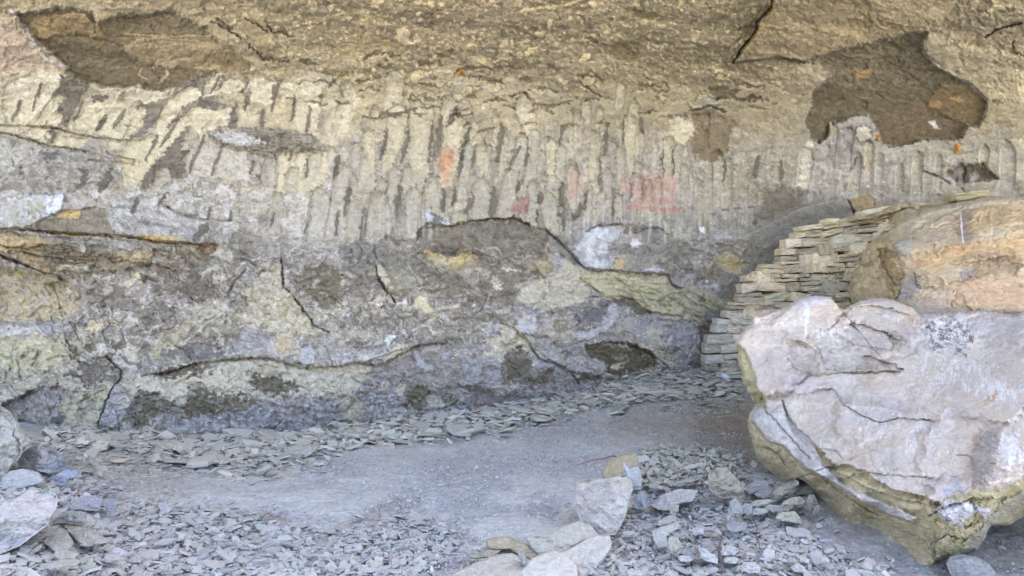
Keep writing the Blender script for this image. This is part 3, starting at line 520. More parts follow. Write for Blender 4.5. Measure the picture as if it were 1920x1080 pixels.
# --- middle, lower
A(5,[(0,300),(100,280),(200,290),(250,240),(330,280),(430,320),(430,480),(450,520),(290,590),(200,540),(0,560)], (128,125,119), rough=7, edge=2, var=.16)
A(5,[(425,210),(500,180),(600,190),(740,160),(830,160),(900,150),(990,150),(1060,195),(1160,215),(1220,275),(1300,350),(1340,400),(1180,340),(1140,480),(1030,490),(1000,560),(980,620),(900,640),(700,600),(500,580),(450,480),(430,320)],
  (122,117,106), rough=8, edge=1.5, h=-.03, hw=3, var=.18, eat=.0, two=(130,126,116))
P.step(Z(5,(200,290),(250,245),(330,275),(425,262),(430,208),(600,190),(740,158),(900,152),(1000,152),(1080,200),(1160,218)), .07, 26, rough=4)
P.line(Z(5,(430,262),(425,210),(500,180),(620,190),(740,160),(900,152),(990,150),(1060,195)),2.5,-.05,(92,88,80),rough=4,op=.8)
A(5,[(460,110),(500,100),(570,140),(600,175),(520,180),(450,150)],(120,118,118),rough=5,two=(192,192,200)); blob(862,408,16,11,(168,164,146),.02,0,(116,110,98)); A(5,[(560,330),(430,250),(440,215),(600,200),(620,260)],(124,119,106),rough=6,edge=4,op=.5)
A(5,[(460,335),(520,330),(600,362),(645,365),(665,335),(770,370),(700,400),(640,440),(600,410),(520,410)], (184,170,132), rough=5, edge=2.5, h=-.02)
A(5,[(520,395),(640,400),(760,380),(760,450),(620,470),(540,450)], (160,152,126), rough=8, edge=6, op=.7); A(5,[(495,322),(600,340),(650,325),(645,365),(590,358)],(92,90,84),rough=2,h=-.03)
A(5,[(195,415),(250,420),(290,520),(330,560),(270,550),(230,510),(205,460)], CRG, rough=3, edge=1.2, h=.03); A(5,[(250,430),(400,450),(440,520),(330,555),(280,530)],(140,138,126),rough=4,h=.02)
P.line(Z(5,(195,415),(208,490),(240,540),(290,590),(297,615)),3.5,-.09,(90,86,76)); P.line(Z(5,(370,400),(410,460),(450,520)),1.5,.01,(172,168,150))
A(5,[(1000,600),(1040,540),(1100,505),(1140,480),(1290,460),(1350,480),(1400,560),(1380,620),(1290,640),(1200,672),(1050,640)], CRG, rough=4, edge=1.5, h=.02, var=.05)
A(5,[(1240,400),(1280,390),(1340,450),(1500,440),(1660,440),(1700,460),(1840,470),(1860,530),(1920,540),(2050,570),(2150,600),(2180,650),(2060,680),(1990,730),(1900,705),(1740,682),(1650,630),(1560,590),(1480,600),(1400,540),(1340,490),(1270,450)], (178,176,152), rough=4, edge=1.3, h=.01, var=.06)
A(5,[(1070,395),(1170,340),(1190,440),(1130,475),(1110,440)],(150,144,118),rough=4,h=.02); P.line(Z(5,(1170,280),(1150,330),(1190,400)),3,.02,(170,160,140)); P.line(Z(5,(1070,395),(1120,470),(1140,480)),2,-.04)
A(5,[(1160,215),(1220,270),(1290,340),(1350,420),(1330,440),(1260,360),(1180,330)],(146,143,140),rough=3,h=.02)
A(5,[(1310,330),(1370,230),(1440,196),(1560,212),(1560,260),(1500,300),(1530,390),(1490,432),(1370,425),(1330,370)], (178,178,190), rough=4, edge=1.5, h=.05, var=.10, two=(196,197,208))
P.step(Z(5,(1130,212),(1160,220),(1220,270),(1290,345),(1370,432),(1500,440),(1680,458),(1840,470),(1868,520),(1930,548)), .11, 30, rough=2)
P.line(Z(5,(1150,215),(1220,268),(1290,340),(1370,430),(1500,437),(1680,456),(1840,467),(1862,520),(1920,545)), 3.5, -.12, None, rough=2)
P.line(Z(5,(1230,345),(1310,400),(1345,440)),3,-.06)
P.line(Z(5,(1340,485),(1420,540),(1480,592),(1560,585)),3,-.07); P.step(Z(5,(1560,585),(1640,605),(1700,650),(1740,682),(1840,690),(1925,706)), .07, 20); P.line(Z(5,(1560,585),(1640,605),(1700,650),(1740,682),(1840,690),(1925,706)),3.5,-.10)
P.line(Z(5,(1600,550),(1680,570),(1720,640),(1740,680)),3,-.07); P.line(Z(5,(1370,490),(1560,500),(1640,540)),2.5,-.05)
for k in range(30):
    x = rng.uniform(1110,1310); y = 512+max(0,x-1180)*.35+rng.uniform(0,48); l = rng.uniform(18,46); P.line([(x,y),(x+l*.5,y+l*.15),(x+l,y+l*.55)], rng.uniform(1.4,2.6), -.05, None, rough=3)
A(6,[(-20,520),(60,525),(130,550),(200,600),(255,625),(250,660),(190,655),(130,690),(70,700),(60,745),(-20,700)], (168,166,146), rough=4, edge=1.5, h=.02); 
for pts in ([(60,700),(75,745),(100,790),(120,860)],[(20,545),(90,590),(160,640),(200,650)],[(130,690),(150,730),(230,760)]): P.line(Z(6,*pts),3,-.07)
A(6,[(-20,705),(60,745),(110,830),(110,930),(0,980),(-20,980)],(156,156,164),rough=4,h=.03,two=(142,140,142)); A(6,[(90,750),(200,770),(120,860)],(126,122,114),rough=4,h=-.08)
A(5,[(1660,235),(1780,195),(1850,250),(1960,300),(2030,380),(1990,450),(1850,460),(1690,450),(1560,420),(1560,300)],(140,138,132),rough=7,edge=3,op=.7,two=(122,119,112))
blob(1192,456,12,8,(212,213,222),.01); A(5,[(1690,440),(1760,415),(1820,430),(1760,460)],(190,191,204),rough=4,edge=2)
A(5,[(1540,385),(1600,360),(1590,430),(1530,430)],(178,164,132),rough=4); A(5,[(1540,150),(1600,180),(1700,180),(1780,200),(1660,230),(1600,230)],(122,116,108),rough=5); P.line(Z(5,(1380,220),(1450,190),(1520,185),(1570,180)),2.5,-.05,(92,88,80))
P.line(Z(5,(1650,235),(1720,205),(1780,195),(1840,240)),2.5,-.05,(96,92,84))
A(5,[(1480,600),(1560,590),(1640,610),(1740,680),(1700,700),(1560,640)], (116,112,104), rough=5, edge=2)
A(5,[(1310,700),(1400,640),(1500,630),(1540,690),(1460,760),(1420,790),(1320,790)], (120,118,124), rough=6, edge=3)
A(5,[(1320,790),(1430,770),(1470,710),(1520,630),(1560,640),(1562,700),(1500,780),(1400,830),(1320,850)], (176,176,190), rough=3.5, edge=1.2, h=.06, var=.07); P.line(Z(5,(1310,830),(1330,850),(1400,835),(1500,785),(1560,710)),2.2,-.05)
A(5,[(1110,760),(1160,700),(1280,680),(1310,740),(1290,820),(1200,840),(1120,820)],(166,164,156),rough=5,edge=3); blob(1052,611,11,11,(158,154,136),-.03,0,(124,118,104)); blob(1052,612,4,4,(170,166,148),.03,0,(120,114,98))
A(5,[(980,770),(1050,690),(1090,680),(1100,760),(1080,800),(1000,790)], (174,174,186), rough=4, edge=2, h=.03)
A(5,[(1060,820),(1200,850),(1250,900),(1400,930),(1500,980),(1550,1060),(1300,1000),(1150,930),(1080,880)], (162,160,162), rough=7, edge=2, h=.03)
A(5,[(900,750),(960,740),(1060,830),(1100,900),(1090,930),(1000,900),(930,870),(890,800)], CRG, rough=5, edge=1.5, h=.01); A(5,[(770,830),(900,820),(930,870),(900,960),(850,930),(790,900),(850,870)], CRG, rough=6, edge=1.5)
A(5,[(670,800),(760,760),(790,730),(760,780),(720,810)],CRG,rough=3); A(5,[(420,570),(490,600),(490,650),(540,680),(460,680),(400,640)],CR2,rough=6); A(5,[(860,470),(900,510),(900,560),(860,530)],(196,194,188),rough=5,edge=3)
A(5,[(900,430),(1000,440),(960,450)],(196,195,190),rough=5,edge=3); A(5,[(190,610),(230,630),(200,650)],(206,204,200),rough=4)
A(5,[(1370,860),(1450,850),(1600,845),(1650,860),(1760,920),(1790,990),(1680,1000),(1600,1050),(1520,1040),(1490,970),(1400,920)], (104,101,86), rough=5, edge=1.2, h=-.07, var=.08)
A(5,[(1650,850),(1760,850),(1800,900),(1920,960),(1900,980),(1780,930)], CRG, rough=4, edge=1.3); A(5,[(1510,970),(1550,960),(1590,990),(1540,1000)],CRG,rough=4); A(5,[(1600,875),(1640,885),(1620,900)],CRG,rough=3)
P.step(Z(5,(1370,858),(1450,850),(1610,845),(1700,890),(1780,925)),.08,20); P.line(Z(5,(1610,846),(1700,890),(1760,930),(1840,980)),3,-.08)
P.line(Z(5,(900,740),(960,760),(1060,850),(1110,940),(1200,960),(1280,1010),(1340,1080)),3.5,-.09); P.step(Z(5,(960,755),(1060,845),(1110,935),(1200,955),(1290,1010)),.07,20)
A(5,[(910,960),(960,900),(1000,860),(1040,900),(1080,1000),(1200,1000),(1210,1080),(910,1080)], (112,108,98), rough=7, edge=1.5, h=-.02)
A(5,[(230,970),(250,910),(330,850),(410,860),(350,910)], CRG, rough=4, edge=1.3, h=.02); P.step(Z(5,(100,960),(220,975),(300,930),(420,862),(600,847)),.09,26); P.line(Z(5,(100,960),(220,977),(300,932),(420,864),(600,848)),3,-.08)
A(5,[(300,935),(430,872),(600,850),(660,960),(690,1080),(640,1140),(400,1140),(230,985)], (140,137,134), rough=7, edge=2, h=-.02, var=.16); A(5,[(400,900),(440,890),(460,950),(550,1000),(470,1015),(420,970)],(160,158,168),rough=3,h=.05)
A(5,[(560,930),(600,890),(630,890),(610,940),(560,950)],(162,160,168),rough=3,h=.04); A(5,[(660,930),(800,950),(880,1000),(860,1100),(700,1100),(680,1000)],(150,148,154),rough=7,edge=3,two=(136,133,138))
A(5,[(0,990),(110,1030),(80,1070),(-20,1100),(-80,1060)],CRG,rough=4); A(5,[(240,830),(300,790),(310,820),(260,860)],(190,196,200),rough=3); A(5,[(80,940),(120,910),(240,915),(230,940),(120,955)],(176,182,188),rough=3,h=.03)
A(8,[(360,60),(400,20),(480,10),(520,60),(440,150),(370,120)], (108,104,88), rough=6, h=-.02); A(8,[(290,0),(360,0),(350,80),(320,60)],CRG,rough=5); A(8,[(490,95),(600,110),(570,130),(490,120)],CRG,rough=3)
A(8,[(620,130),(700,95),(760,110),(760,170),(650,200)],(134,132,142),rough=5,two=(152,151,162)); A(8,[(700,0),(880,30),(980,80),(860,140),(760,170),(720,100)],(122,118,116),rough=7); A(8,[(0,80),(130,100),(110,200),(30,250),(0,240)],(158,155,140),rough=6)
A(8,[(830,20),(900,0),(920,60),(860,70)],(164,156,152),rough=4,h=.04); A(8,[(920,20),(1000,10),(1000,40),(930,50)],(170,172,182),rough=3,h=.04); A(8,[(520,70),(640,60),(680,110),(600,100)],(104,100,86),rough=5)
# fine cracks everywhere low down
for k in range(150):
    x = rng.uniform(0,1330); y = rng.uniform(440,800); a_ = rng.normal(.35,.6); l = rng.uniform(12,55); pts=[(x,y)]
    for j in range(3): a_ += rng.normal(0,.45); pts.append((pts[-1][0]+l/3*math.cos(a_), pts[-1][1]+l/3*math.sin(a_)))
    P.line(pts, rng.uniform(1.2,2.6), rng.choice([-.05,-.04,-.03]), None, rough=3)
for k in range(90):
    x = rng.uniform(0,1900); y = rng.uniform(0,430); a_ = rng.normal(.1,.5); l = rng.uniform(10,40); pts=[(x,y)]
    for j in range(3): a_ += rng.normal(0,.5); pts.append((pts[-1][0]+l/3*math.cos(a_), pts[-1][1]+l/3*math.sin(a_)))
    P.line(pts, rng.uniform(1.2,2.6), -.035, None, rough=3)
# pale lime wash trickling below the scoops
mott(fbm(px/7, py/80, 3, 71), .0, .5, (1-ss(440,470,py+10*P.w1y))*ss(330,420,py)*ss(1000,1080,px)*(1-ss(1400,1430,px))*(1-.55*ss(1240,1300,px)), (196,195,192), 0, .55)
mott(fbm(px/9, py/90, 3, 72), .0, .5, (1-ss(440,460,py+10*P.w1y))*ss(350,430,py)*ss(480,560,px)*(1-ss(800,840,px)), (194,193,188), 0, .5)
mott(fbm(px/14+.4*P.w1x, py/44, 4, 73), .0, .5, (1-ss(370,390,py))*ss(270,340,py)*ss(1470,1530,px), (192,192,192), 0, .5)
mott(fbm(px/44+.6*P.w1x, py/24+.6*P.w1y, 6, 31, .6), .27, .32, low, CRG, .006, .6)
mott(fbm(px/36+.6*P.w1x, py/20+.6*P.w1y, 6, 33, .62), .20, .34, low, (156,154,148), 0, .5)
mott(fbm(px/40+.6*P.w1x, py/22+.6*P.w1y, 6, 34, .6), .27, .33, low, (116,112,102), -.005, .5)
mott(ridged(px/22+.7*P.w1x, py/15+.7*P.w1y, 5, 35), .66, .86, low*ss(-.1,.25,fbm(px/80,py/50,2,36)), (190,189,184), .002, .5)
mott(fbm(px/26+.6*P.w1x, py/11+.5*P.w1y, 5, 37, .6), .16, .34, topz, (140,130,106), 0, .35)
weather(P, .75)
lo2 = ss(400, 640, py)[:,None]; P.col *= 1+lo2*(np.array([.34,.27,.20])[None])  # gains by height stand in for light: low wall brighter, warmer; top cooler
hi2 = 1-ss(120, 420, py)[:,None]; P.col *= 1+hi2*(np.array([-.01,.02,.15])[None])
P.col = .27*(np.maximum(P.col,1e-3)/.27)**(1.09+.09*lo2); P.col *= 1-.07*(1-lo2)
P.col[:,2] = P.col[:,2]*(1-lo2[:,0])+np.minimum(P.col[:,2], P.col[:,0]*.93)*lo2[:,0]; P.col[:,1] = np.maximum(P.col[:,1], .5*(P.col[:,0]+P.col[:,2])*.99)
# --- the painted marks in red ochre
def red(n, pts, wd=1.8, c=(186,112,108), op=.7, rough=1.2): P.line(Z(n,*pts), wd, 0, c, rough=rough*2, op=op*.5, taper=False, soft=1.)
A('E',[(190,300),(230,272),(262,290),(268,360),(245,430),(225,520),(205,560),(185,500),(165,440),(162,360)], (184,134,102), rough=4.5, edge=5, op=.5, var=.2)
A('E',[(215,285),(250,285),(250,330),(235,400),(205,420),(215,350)], (156,94,70), rough=5, edge=4, op=.5, var=.2); A('E',[(175,340),(200,330),(195,470),(175,440)],(186,126,92),rough=3,edge=3,op=.5)
A('E',[(700,640),(770,620),(785,660),(770,740),(735,755),(700,720),(670,720)], (146,106,104), rough=4, edge=3, op=.55, var=.2); A('E',[(620,705),(640,700),(645,725),(622,725)],(170,96,92),rough=1,op=.7); A('E',[(655,690),(690,650),(690,715),(660,720)],(176,120,114),rough=2,edge=2,op=.5)
for x in (705,722,742,758,772): red('E',[(x+6,635),(x-2,735)],1.4,(150,74,80),.6)
A('E',[(1040,440),(1100,430),(1210,440),(1200,540),(1130,650),(1060,660),(1045,560)],(188,164,150),rough=6,edge=7,op=.28)
for x, y0, y1 in ((1065,470,600),(1085,450,560),(1110,480,580),(1140,450,520),(1060,600,655),(1095,540,650),(1075,520,640)): red('E',[(x,y0),(x+10,(y0+y1)/2),(x-5,y1)],1.4,(196,132,122),.5)
A('E',[(1480,500),(1560,470),(1700,490),(1820,500),(1800,600),(1790,700),(1700,720),(1520,700),(1480,640)],(184,158,148),rough=7,edge=9,op=.32)
red('E',[(1455,445),(1430,470),(1420,510),(1440,560),(1470,585),(1500,560),(1505,500),(1475,460),(1455,445)],2.4,(190,104,104),.75); red('E',[(1452,490),(1445,530),(1465,560)],2.4,(184,98,98),.7); red('E',[(1415,400),(1425,440)],2,(192,120,116),.6)
for k in range(9):
    x = 1530+k*31; red('E',[(x+30,500+5*(k%2)),(x+8,545),(x-4,585)],2.2,(188,104,102),.75)
for x in (1555,1600,1650,1700,1735,1780):
    red('E',[(x-14,662),(x,630),(x+14,662),(x-14,662)],1.8,(186,100,100),.7,.4)
for k in range(28):
    x = 1470+k*13.2; red('E',[(x,682+k*1.1),(x,710+k*.9)],1.25,(184,90,92),.75,.3)
red('E',[(1470,680),(1640,700),(1830,722)],1.1,(190,110,108),.5,.5); red('E',[(1500,600),(1620,610),(1780,600)],1.4,(190,118,114),.5); red('E',[(1560,480),(1640,468),(1800,490)],1.4,(192,124,118),.5); red('E',[(1790,500),(1800,590)],1.6,(190,110,108),.6)
red('E',[(1220,600),(1235,640),(1225,720)],1.4,(196,136,126),.5); red('E',[(1480,680),(1485,760)],2,(190,120,116),.5)
# --- build the sheet: rock face, then the roof carried on overhead to the lip and the cliff above it
D2 = D.ravel()-P.h
V = unproj(px, py, D2).reshape(NR, NC, 3)
top = V[0]; rows = []; crow = []
ne = 42
for k in range(ne, 0, -1):
    t = k/ne; q = top.copy(); ztop = top[:,2]
    yl = 4.3+.3*np.sin(top[:,0]*.35)
    if t <= .55:
        u = t/.55; q[:,1] = top[:,1]*(1-u)+yl*u; q[:,2] = ztop+(6.3-ztop)*np.sin(u*math.pi/2) + .15*np.sin(top[:,0]*1.3+u*7)*u
    else:
        u = (t-.55)/.45; q[:,1] = yl+1.2*u*u-.25*np.sin(u*math.pi); q[:,2] = 6.3+u*3.5+.15*np.sin(top[:,0]*1.3+7)*(1-u)
    rows.append(q); crow.append(np.tile(lin((140,129,101)), (NC,1))*(1+.12*fbm(q[:,0]*.7, q[:,1]+q[:,2], 4, 9))[:,None])
q = rows[0].copy(); q[:,1] = 200; rows.insert(0, q); crow.insert(0, crow[0])
V = np.concatenate([np.array(rows), V], 0); colr = np.concatenate([np.array(crow).reshape(-1,3), P.col], 0)
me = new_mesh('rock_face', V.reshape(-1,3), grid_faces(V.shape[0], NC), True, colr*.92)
rf = link('rock_face', me, M_CLIFF)
tag(rf, 'overhanging sandstone rock shelter wall with pale scoops and faint red ochre marks', None, None, 'structure')
# ================================================================ THE GROUND
gp = []
def G_pt(px_, py_, D_=None, z=None):
    if D_ is None: D_ = F*(CAMZ-z)/(py_-540)
    gp.append(((px_-960)/F*D_, D_, CAMZ-(py_-540)/F*D_))
for x in (300,600,960,1300,1650,1920): G_pt(x,1080,z=0.0)
G_pt(0,1080,z=.22); G_pt(130,1000,z=.16); G_pt(0,950,z=.28); G_pt(150,900,z=.12); G_pt(60,830,z=.14); G_pt(330,1000,z=.03)
G_pt(60,797,D_=8.8); G_pt(250,817,D_=8.4); G_pt(450,812,D_=8.55); G_pt(640,800,D_=8.8); G_pt(780,785,D_=9.15); G_pt(900,768,D_=9.6); G_pt(1000,752,D_=9.95); G_pt(1100,733,D_=10.3); G_pt(1200,708,D_=10.8); G_pt(1310,690,D_=11.3)
G_pt(1350,716,D_=10.7); G_pt(1400,740,D_=9.9); G_pt(500,900,z=0); G_pt(800,900,z=.0); G_pt(1100,850,z=.02); G_pt(1300,800,z=.06); G_pt(1250,760,z=.16); G_pt(1500,860,z=.04); G_pt(700,850,z=.0); G_pt(900,830,z=.02)
gp += [(-6,3,.2),(-8,8,.3),(-6,1.5,.1),(0,1.5,0),(6,1.5,0),(6.5,5,.0),(8,9,.3),(6,11,.45),(9,12,.5),(4.5,11.5,.45),(-8,10,.4),(0,10.5,.1),(-4,10.5,.1),(12,5,.1),(-12,5,.3)]
G0 = TPS(gp, lam=.02, scale=3.)
def Gz(x, y):
    z = G0(np.clip(x,-9,10), np.clip(y,1.2,12.5))
    f = np.clip((np.hypot(x, y-6)-9)/25, 0, 1); return z*(1-f)
def p2g(px_, py_, it=18):
    px_ = np.asarray(px_, float); py_ = np.asarray(py_, float); D_ = F*1.6/(py_-540)
    for _ in range(it):
        z = Gz((px_-960)/F*D_, D_); D_ = .5*D_+.5*np.clip(F*(CAMZ-z)/(py_-540), 1, 14)
    return (px_-960)/F*D_, D_, Gz((px_-960)/F*D_, D_)
xs = np.r_[-300,-150,-80,-40,-25,-18,-14,-11, np.arange(-9.5,-6,.12), np.arange(-6,6.2,.018), np.arange(6.2,10,.12), 11,14,18,25,40,80,150,300]
ys = [-300,-200,-120,-70,-40,-25,-16,-10,-6,-3,-1,0,1,1.8]; y = 2.3
while y < 12.2: ys.append(y); y += .008+.0032*(y-2)
ys = np.array(ys+[12.6,13.5,15,18])
GX, GY = np.meshgrid(xs, ys); GZ = Gz(GX, GY)
sx = GX*F/np.maximum(GY,.5)+960; sy = 540+(CAMZ-GZ)*F/np.maximum(GY,.5)
far = np.clip((np.hypot(GX,GY-6)-11)/4,0,1)
GP = Paint(sx, sy, lin((182,181,176))); wx, wy = GX.ravel(), GY.ravel()
n_a = fbm(wx*1.1, wy*1.1, 4, 31); n_b = fbm(wx*9, wy*9, 3, 32); n_c = fbm(wx*30, wy*30, 2, 33)
st = fbm((wx*.9-wy*.35)*2.2, (wy*.9+wx*.35)*.7*5, 4, 34)
GP.col *= (1+.08*n_a+.10*n_b+.12*n_c+.06*st)[:,None]
GP.h += (.025*n_a+.010*n_b+.005*n_c+.012*st+.006*fbm(wx*22,wy*22,3,41)+.005*fbm(wx*60,wy*60,2,39))
bnk = 0
def dirt_and_shade(n, pts, c, op=.8, edge=14): GP.patch(Z(n,*pts) if n is not None else pts, c, rough=14, edge=edge, op=op, var=.10)
dirt_and_shade(7,[(350,420),(700,400),(1000,520),(1200,560),(900,640),(500,620),(380,520)],(166,158,150),.6,24)
dirt_and_shade(7,[(1330,750),(1600,730),(1640,770),(1500,830),(1400,800)],(140,130,118),.85,8); dirt_and_shade(7,[(1700,1000),(1850,830),(2250,640),(2400,650),(2100,800),(1900,900),(1760,1010)],(152,143,132),.8,12)
dirt_and_shade(8,[(1500,160),(1920,120),(2350,60),(2340,330),(1900,330),(1500,300)],(158,150,142),.6,28); dirt_and_shade(9,[(60,130),(380,150),(400,430),(330,480),(60,330)],(148,138,124),.7,18)
dirt_and_shade(9,[(500,640),(800,690),(1100,930),(1400,1040),(1400,1080),(900,1080),(600,800)],(146,140,136),.6,24); dirt_and_shade(None,[(1760,1000),(1960,980),(1960,1090),(1760,1090)],(120,114,106),.7,16)  # last patch: shadow below the boulder's right side, painted into the ground colour
hh = GP.h*(1-far.ravel())
GP.col *= (1.05+.10*fbm(wx*.8,wy*1.6,3,40)+.32*fbm(wx*45,wy*45,2,36)+.10*fbm((wx*.9-wy*.35)*6,(wy*.9+wx*.35)*22,3,37))[:,None]; cg = GP.col*.96
fr = far.ravel()[:,None]; cg = cg*(1-fr)+fr*np.array([.45,.415,.345])*(1+.25*fbm(wx*.15,wy*.15,4,35))[:,None]
gm = new_mesh('ground', np.stack([GX,GY,GZ+hh.reshape(GX.shape)],-1).reshape(-1,3), grid_faces(*GX.shape), True, cg)
tag(link('ground', gm, M_GROUND), 'dusty grey shelter floor with a trodden gravel path', None, None, 'structure')
# ---------------------------------------------------------------- loose slate: one mass for the small stuff, single pieces for the large
def in_poly(pts, poly):
    return poly_sd(pts[0], pts[1], poly) > 0
def scatter(poly, n, seed):
    """points on the ground inside the traced area, even per square metre of picture"""
    r = np.random.default_rng(seed); xs_ = [p[0] for p in poly]; ys_ = [p[1] for p in poly]; ox, oy = [], []
    while len(ox) < n:
        x = r.uniform(min(xs_), max(xs_), n*2); y = r.uniform(min(ys_), max(ys_), n*2)
        k = in_poly((x+14*perlin(x/23,y/23,5), y+9*perlin(x/23,y/23,6)), poly); ox += list(x[k]); oy += list(y[k])
    ox = np.array(ox[:n]); oy = np.array(oy[:n]); j = r.random(n) < .22; ox = ox+j*r.normal(0,26,n); oy = np.minimum(oy+j*np.abs(r.normal(0,11,n))*np.where(oy<900,1,r.choice([-1,1],n)), 1110)
    return ox, oy, r
def shard_set(n, k, r):
    """n irregular flat polygons: ring radii, squashed, as (n,k,2)"""
    a = (np.arange(k)[None]+r.uniform(-.46,.46,(n,k)))*2*math.pi/k
    rad = r.uniform(.42,1.12,(n,k)); asp = r.uniform(.32,.85,(n,1))
    return np.stack([np.cos(a)*rad, np.sin(a)*rad*asp], -1)
def rot_mats(yaw, tx, ty):
    cz, sz, cx, sx_, cy, sy_ = np.cos(yaw), np.sin(yaw), np.cos(tx), np.sin(tx), np.cos(ty), np.sin(ty)
    Rz = np.zeros((len(yaw),3,3)); Rz[:,0,0]=cz; Rz[:,0,1]=-sz; Rz[:,1,0]=sz; Rz[:,1,1]=cz; Rz[:,2,2]=1
    Rx = np.zeros_like(Rz); Rx[:,0,0]=1; Rx[:,1,1]=cx; Rx[:,1,2]=-sx_; Rx[:,2,1]=sx_; Rx[:,2,2]=cx
    Ry = np.zeros_like(Rz); Ry[:,1,1]=1; Ry[:,0,0]=cy; Ry[:,0,2]=sy_; Ry[:,2,0]=-sy_; Ry[:,2,2]=cy
    return Ry@Rx@Rz
mass_co, mass_f, mass_c, mass_n = [], [], [], 0
def shards(x, y, size, thick, tilt, zoff, r, col, colvar=.10, face=0.0, k=6):
    global mass_n
    n = len(x); X, Y, Zg = p2g(x, y); sh = shard_set(n, k, r)*size[:,None,None]
    t = size*thick*r.uniform(.6,1.5,n)
    top_ = np.concatenate([sh*.93, np.repeat((t/2)[:,None],k,1)[...,None]+r.normal(0,.12,(n,k,1))*t[:,None,None]], -1)
    bot = np.concatenate([sh*r.uniform(.8,1.05,(n,k,1)), np.repeat((-t/2)[:,None],k,1)[...,None]], -1)
    v = np.concatenate([top_, bot], 1)
    R = rot_mats(r.uniform(0,6.28,n), r.normal(face,tilt,n), r.normal(0,tilt,n))
    v = np.einsum('nij,nkj->nki', R, v)
    v += np.stack([X, Y, Zg+zoff], -1)[:,None]
    base = mass_n+np.arange(n)*2*k
    f = []
    for i in range(1,k-1): f.append(np.stack([base, base+i, base+i+1], -1))
    for i in range(k):
        j = (i+1)%k; f.append(np.stack([base+i, base+k+i, base+k+j], -1)); f.append(np.stack([base+i, base+k+j, base+j], -1))
    mass_co.append(v.reshape(-1,3)); mass_f.append(np.concatenate(f)); mass_n += n*2*k
    c = lin(col)[None]*(1+r.normal(0,colvar,n))[:,None]*(1+r.normal(0,.025,(n,3)))
    c = np.where(r.random(n)[:,None]<.06, lin((186,184,168))[None], c)
    mass_c.append(np.repeat(c, 2*k, 0))
BASE = [(60,838),(110,806),(250,818),(330,826),(500,818),(640,802),(760,790),(880,776),(960,755),(1080,735),(1180,708),(1270,694),(1320,700),(1390,722),(1385,740),(1290,752),(1180,752),(1060,778),(980,800),(900,806),(820,826),(720,838),(640,848),(520,868),(430,880),(300,862),(190,842),(120,850)]
HEAPL = [(-10,1085),(-10,1000),(90,980),(160,930),(300,948),(480,960),(520,985),(600,1000),(600,1020),(580,1045),(560,1085)]
HEAPC = [(560,1090),(590,1045),(640,1010),(700,985),(770,976),(830,990),(855,1020),(830,1060),(800,1090)]
HEAPR = [(1190,880),(1200,856),(1300,848),(1400,862),(1430,880),(1470,905),(1530,945),(1570,990),(1500,985),(1560,1040),(1640,1060),(1680,1090),(1080,1090),(1150,1010),(1185,950)]
HEAPR2 = [(1560,1000),(1640,1045),(1720,1075),(1700,1090),(1480,1090),(1500,1000)]
LEFT = [(110,850),(300,870),(440,890),(400,930),(300,950),(160,935),(120,900)]
g1, g2, g3 = (184,180,164), (186,182,175), (172,168,162)
x, y, r = scatter(BASE, 5200, 1); u = r.random(5200)
shards(x, y, .020+.06*r.random(5200)**1.5+.12*u**6, .14, .26, r.uniform(-.01,.06,5200), r, (202,196,182), .14, -.10)
x, y, r = scatter([(90,820),(300,830),(560,850),(620,870),(520,905),(300,900),(150,880)], 1900, 62); shards(x, y, .014+.08*r.random(1900)**3, .15, .16, r.uniform(-.006,.012,1900), r, (194,188,174), .09)
x, y, r = scatter([(1180,735),(1300,715),(1392,735),(1385,800),(1250,775)], 500, 63); shards(x, y, .015+.06*r.random(500)**3, .15, .16, r.uniform(-.006,.012,500), r, (190,184,168), .09)
x, y, r = scatter(HEAPL, 4600, 2); u = r.random(4600)
shards(x, y, .009+.036*r.random(4600)**2.6+.06*u**7, .20, .30, r.uniform(-.004,.03,4600), r, g2, .08)
x, y, r = scatter(HEAPC, 1900, 3); u = r.random(1900)
shards(x, y, .010+.042*r.random(1900)**2.2+.03*u**6, .22, .33, r.uniform(-.004,.035,1900), r, g2, .08)
x, y, r = scatter(HEAPR, 4600, 4); u = r.random(4600)
shards(x, y, .008+.036*r.random(4600)**2.6+.05*u**8, .24, .34, r.uniform(-.004,.03,4600), r, g2, .09)
x, y, r = scatter([(1190,880),(1200,852),(1300,846),(1400,862),(1380,885),(1320,905),(1190,930)], 1300, 5)
shards(x, y, .025+.035*r.random(1300), .18, .38, r.uniform(0,.08,1300), r, g1, .10)
x, y, r = scatter(LEFT, 700, 6); shards(x, y, .015+.04*r.random(700)**2, .2, .15, r.uniform(-.004,.008,700), r, g1, .07)
x, y, r = scatter([(-10,990),(-10,880),(60,880),(110,850),(160,880),(240,960),(200,1000),(100,1060)], 1100, 61); shards(x, y, .02+.06*r.random(1100)**2, .2, .3, r.uniform(-.004,.03,1100), r, g2, .08)
ms = new_mesh('slate_rubble', np.concatenate(mass_co), np.concatenate(mass_f), False, np.concatenate(mass_c)*.92)
tag(link('slate_rubble', ms, M_CHIP), 'small grey slate flakes strewn in heaps over the floor', 'rubble', None, 'stuff')
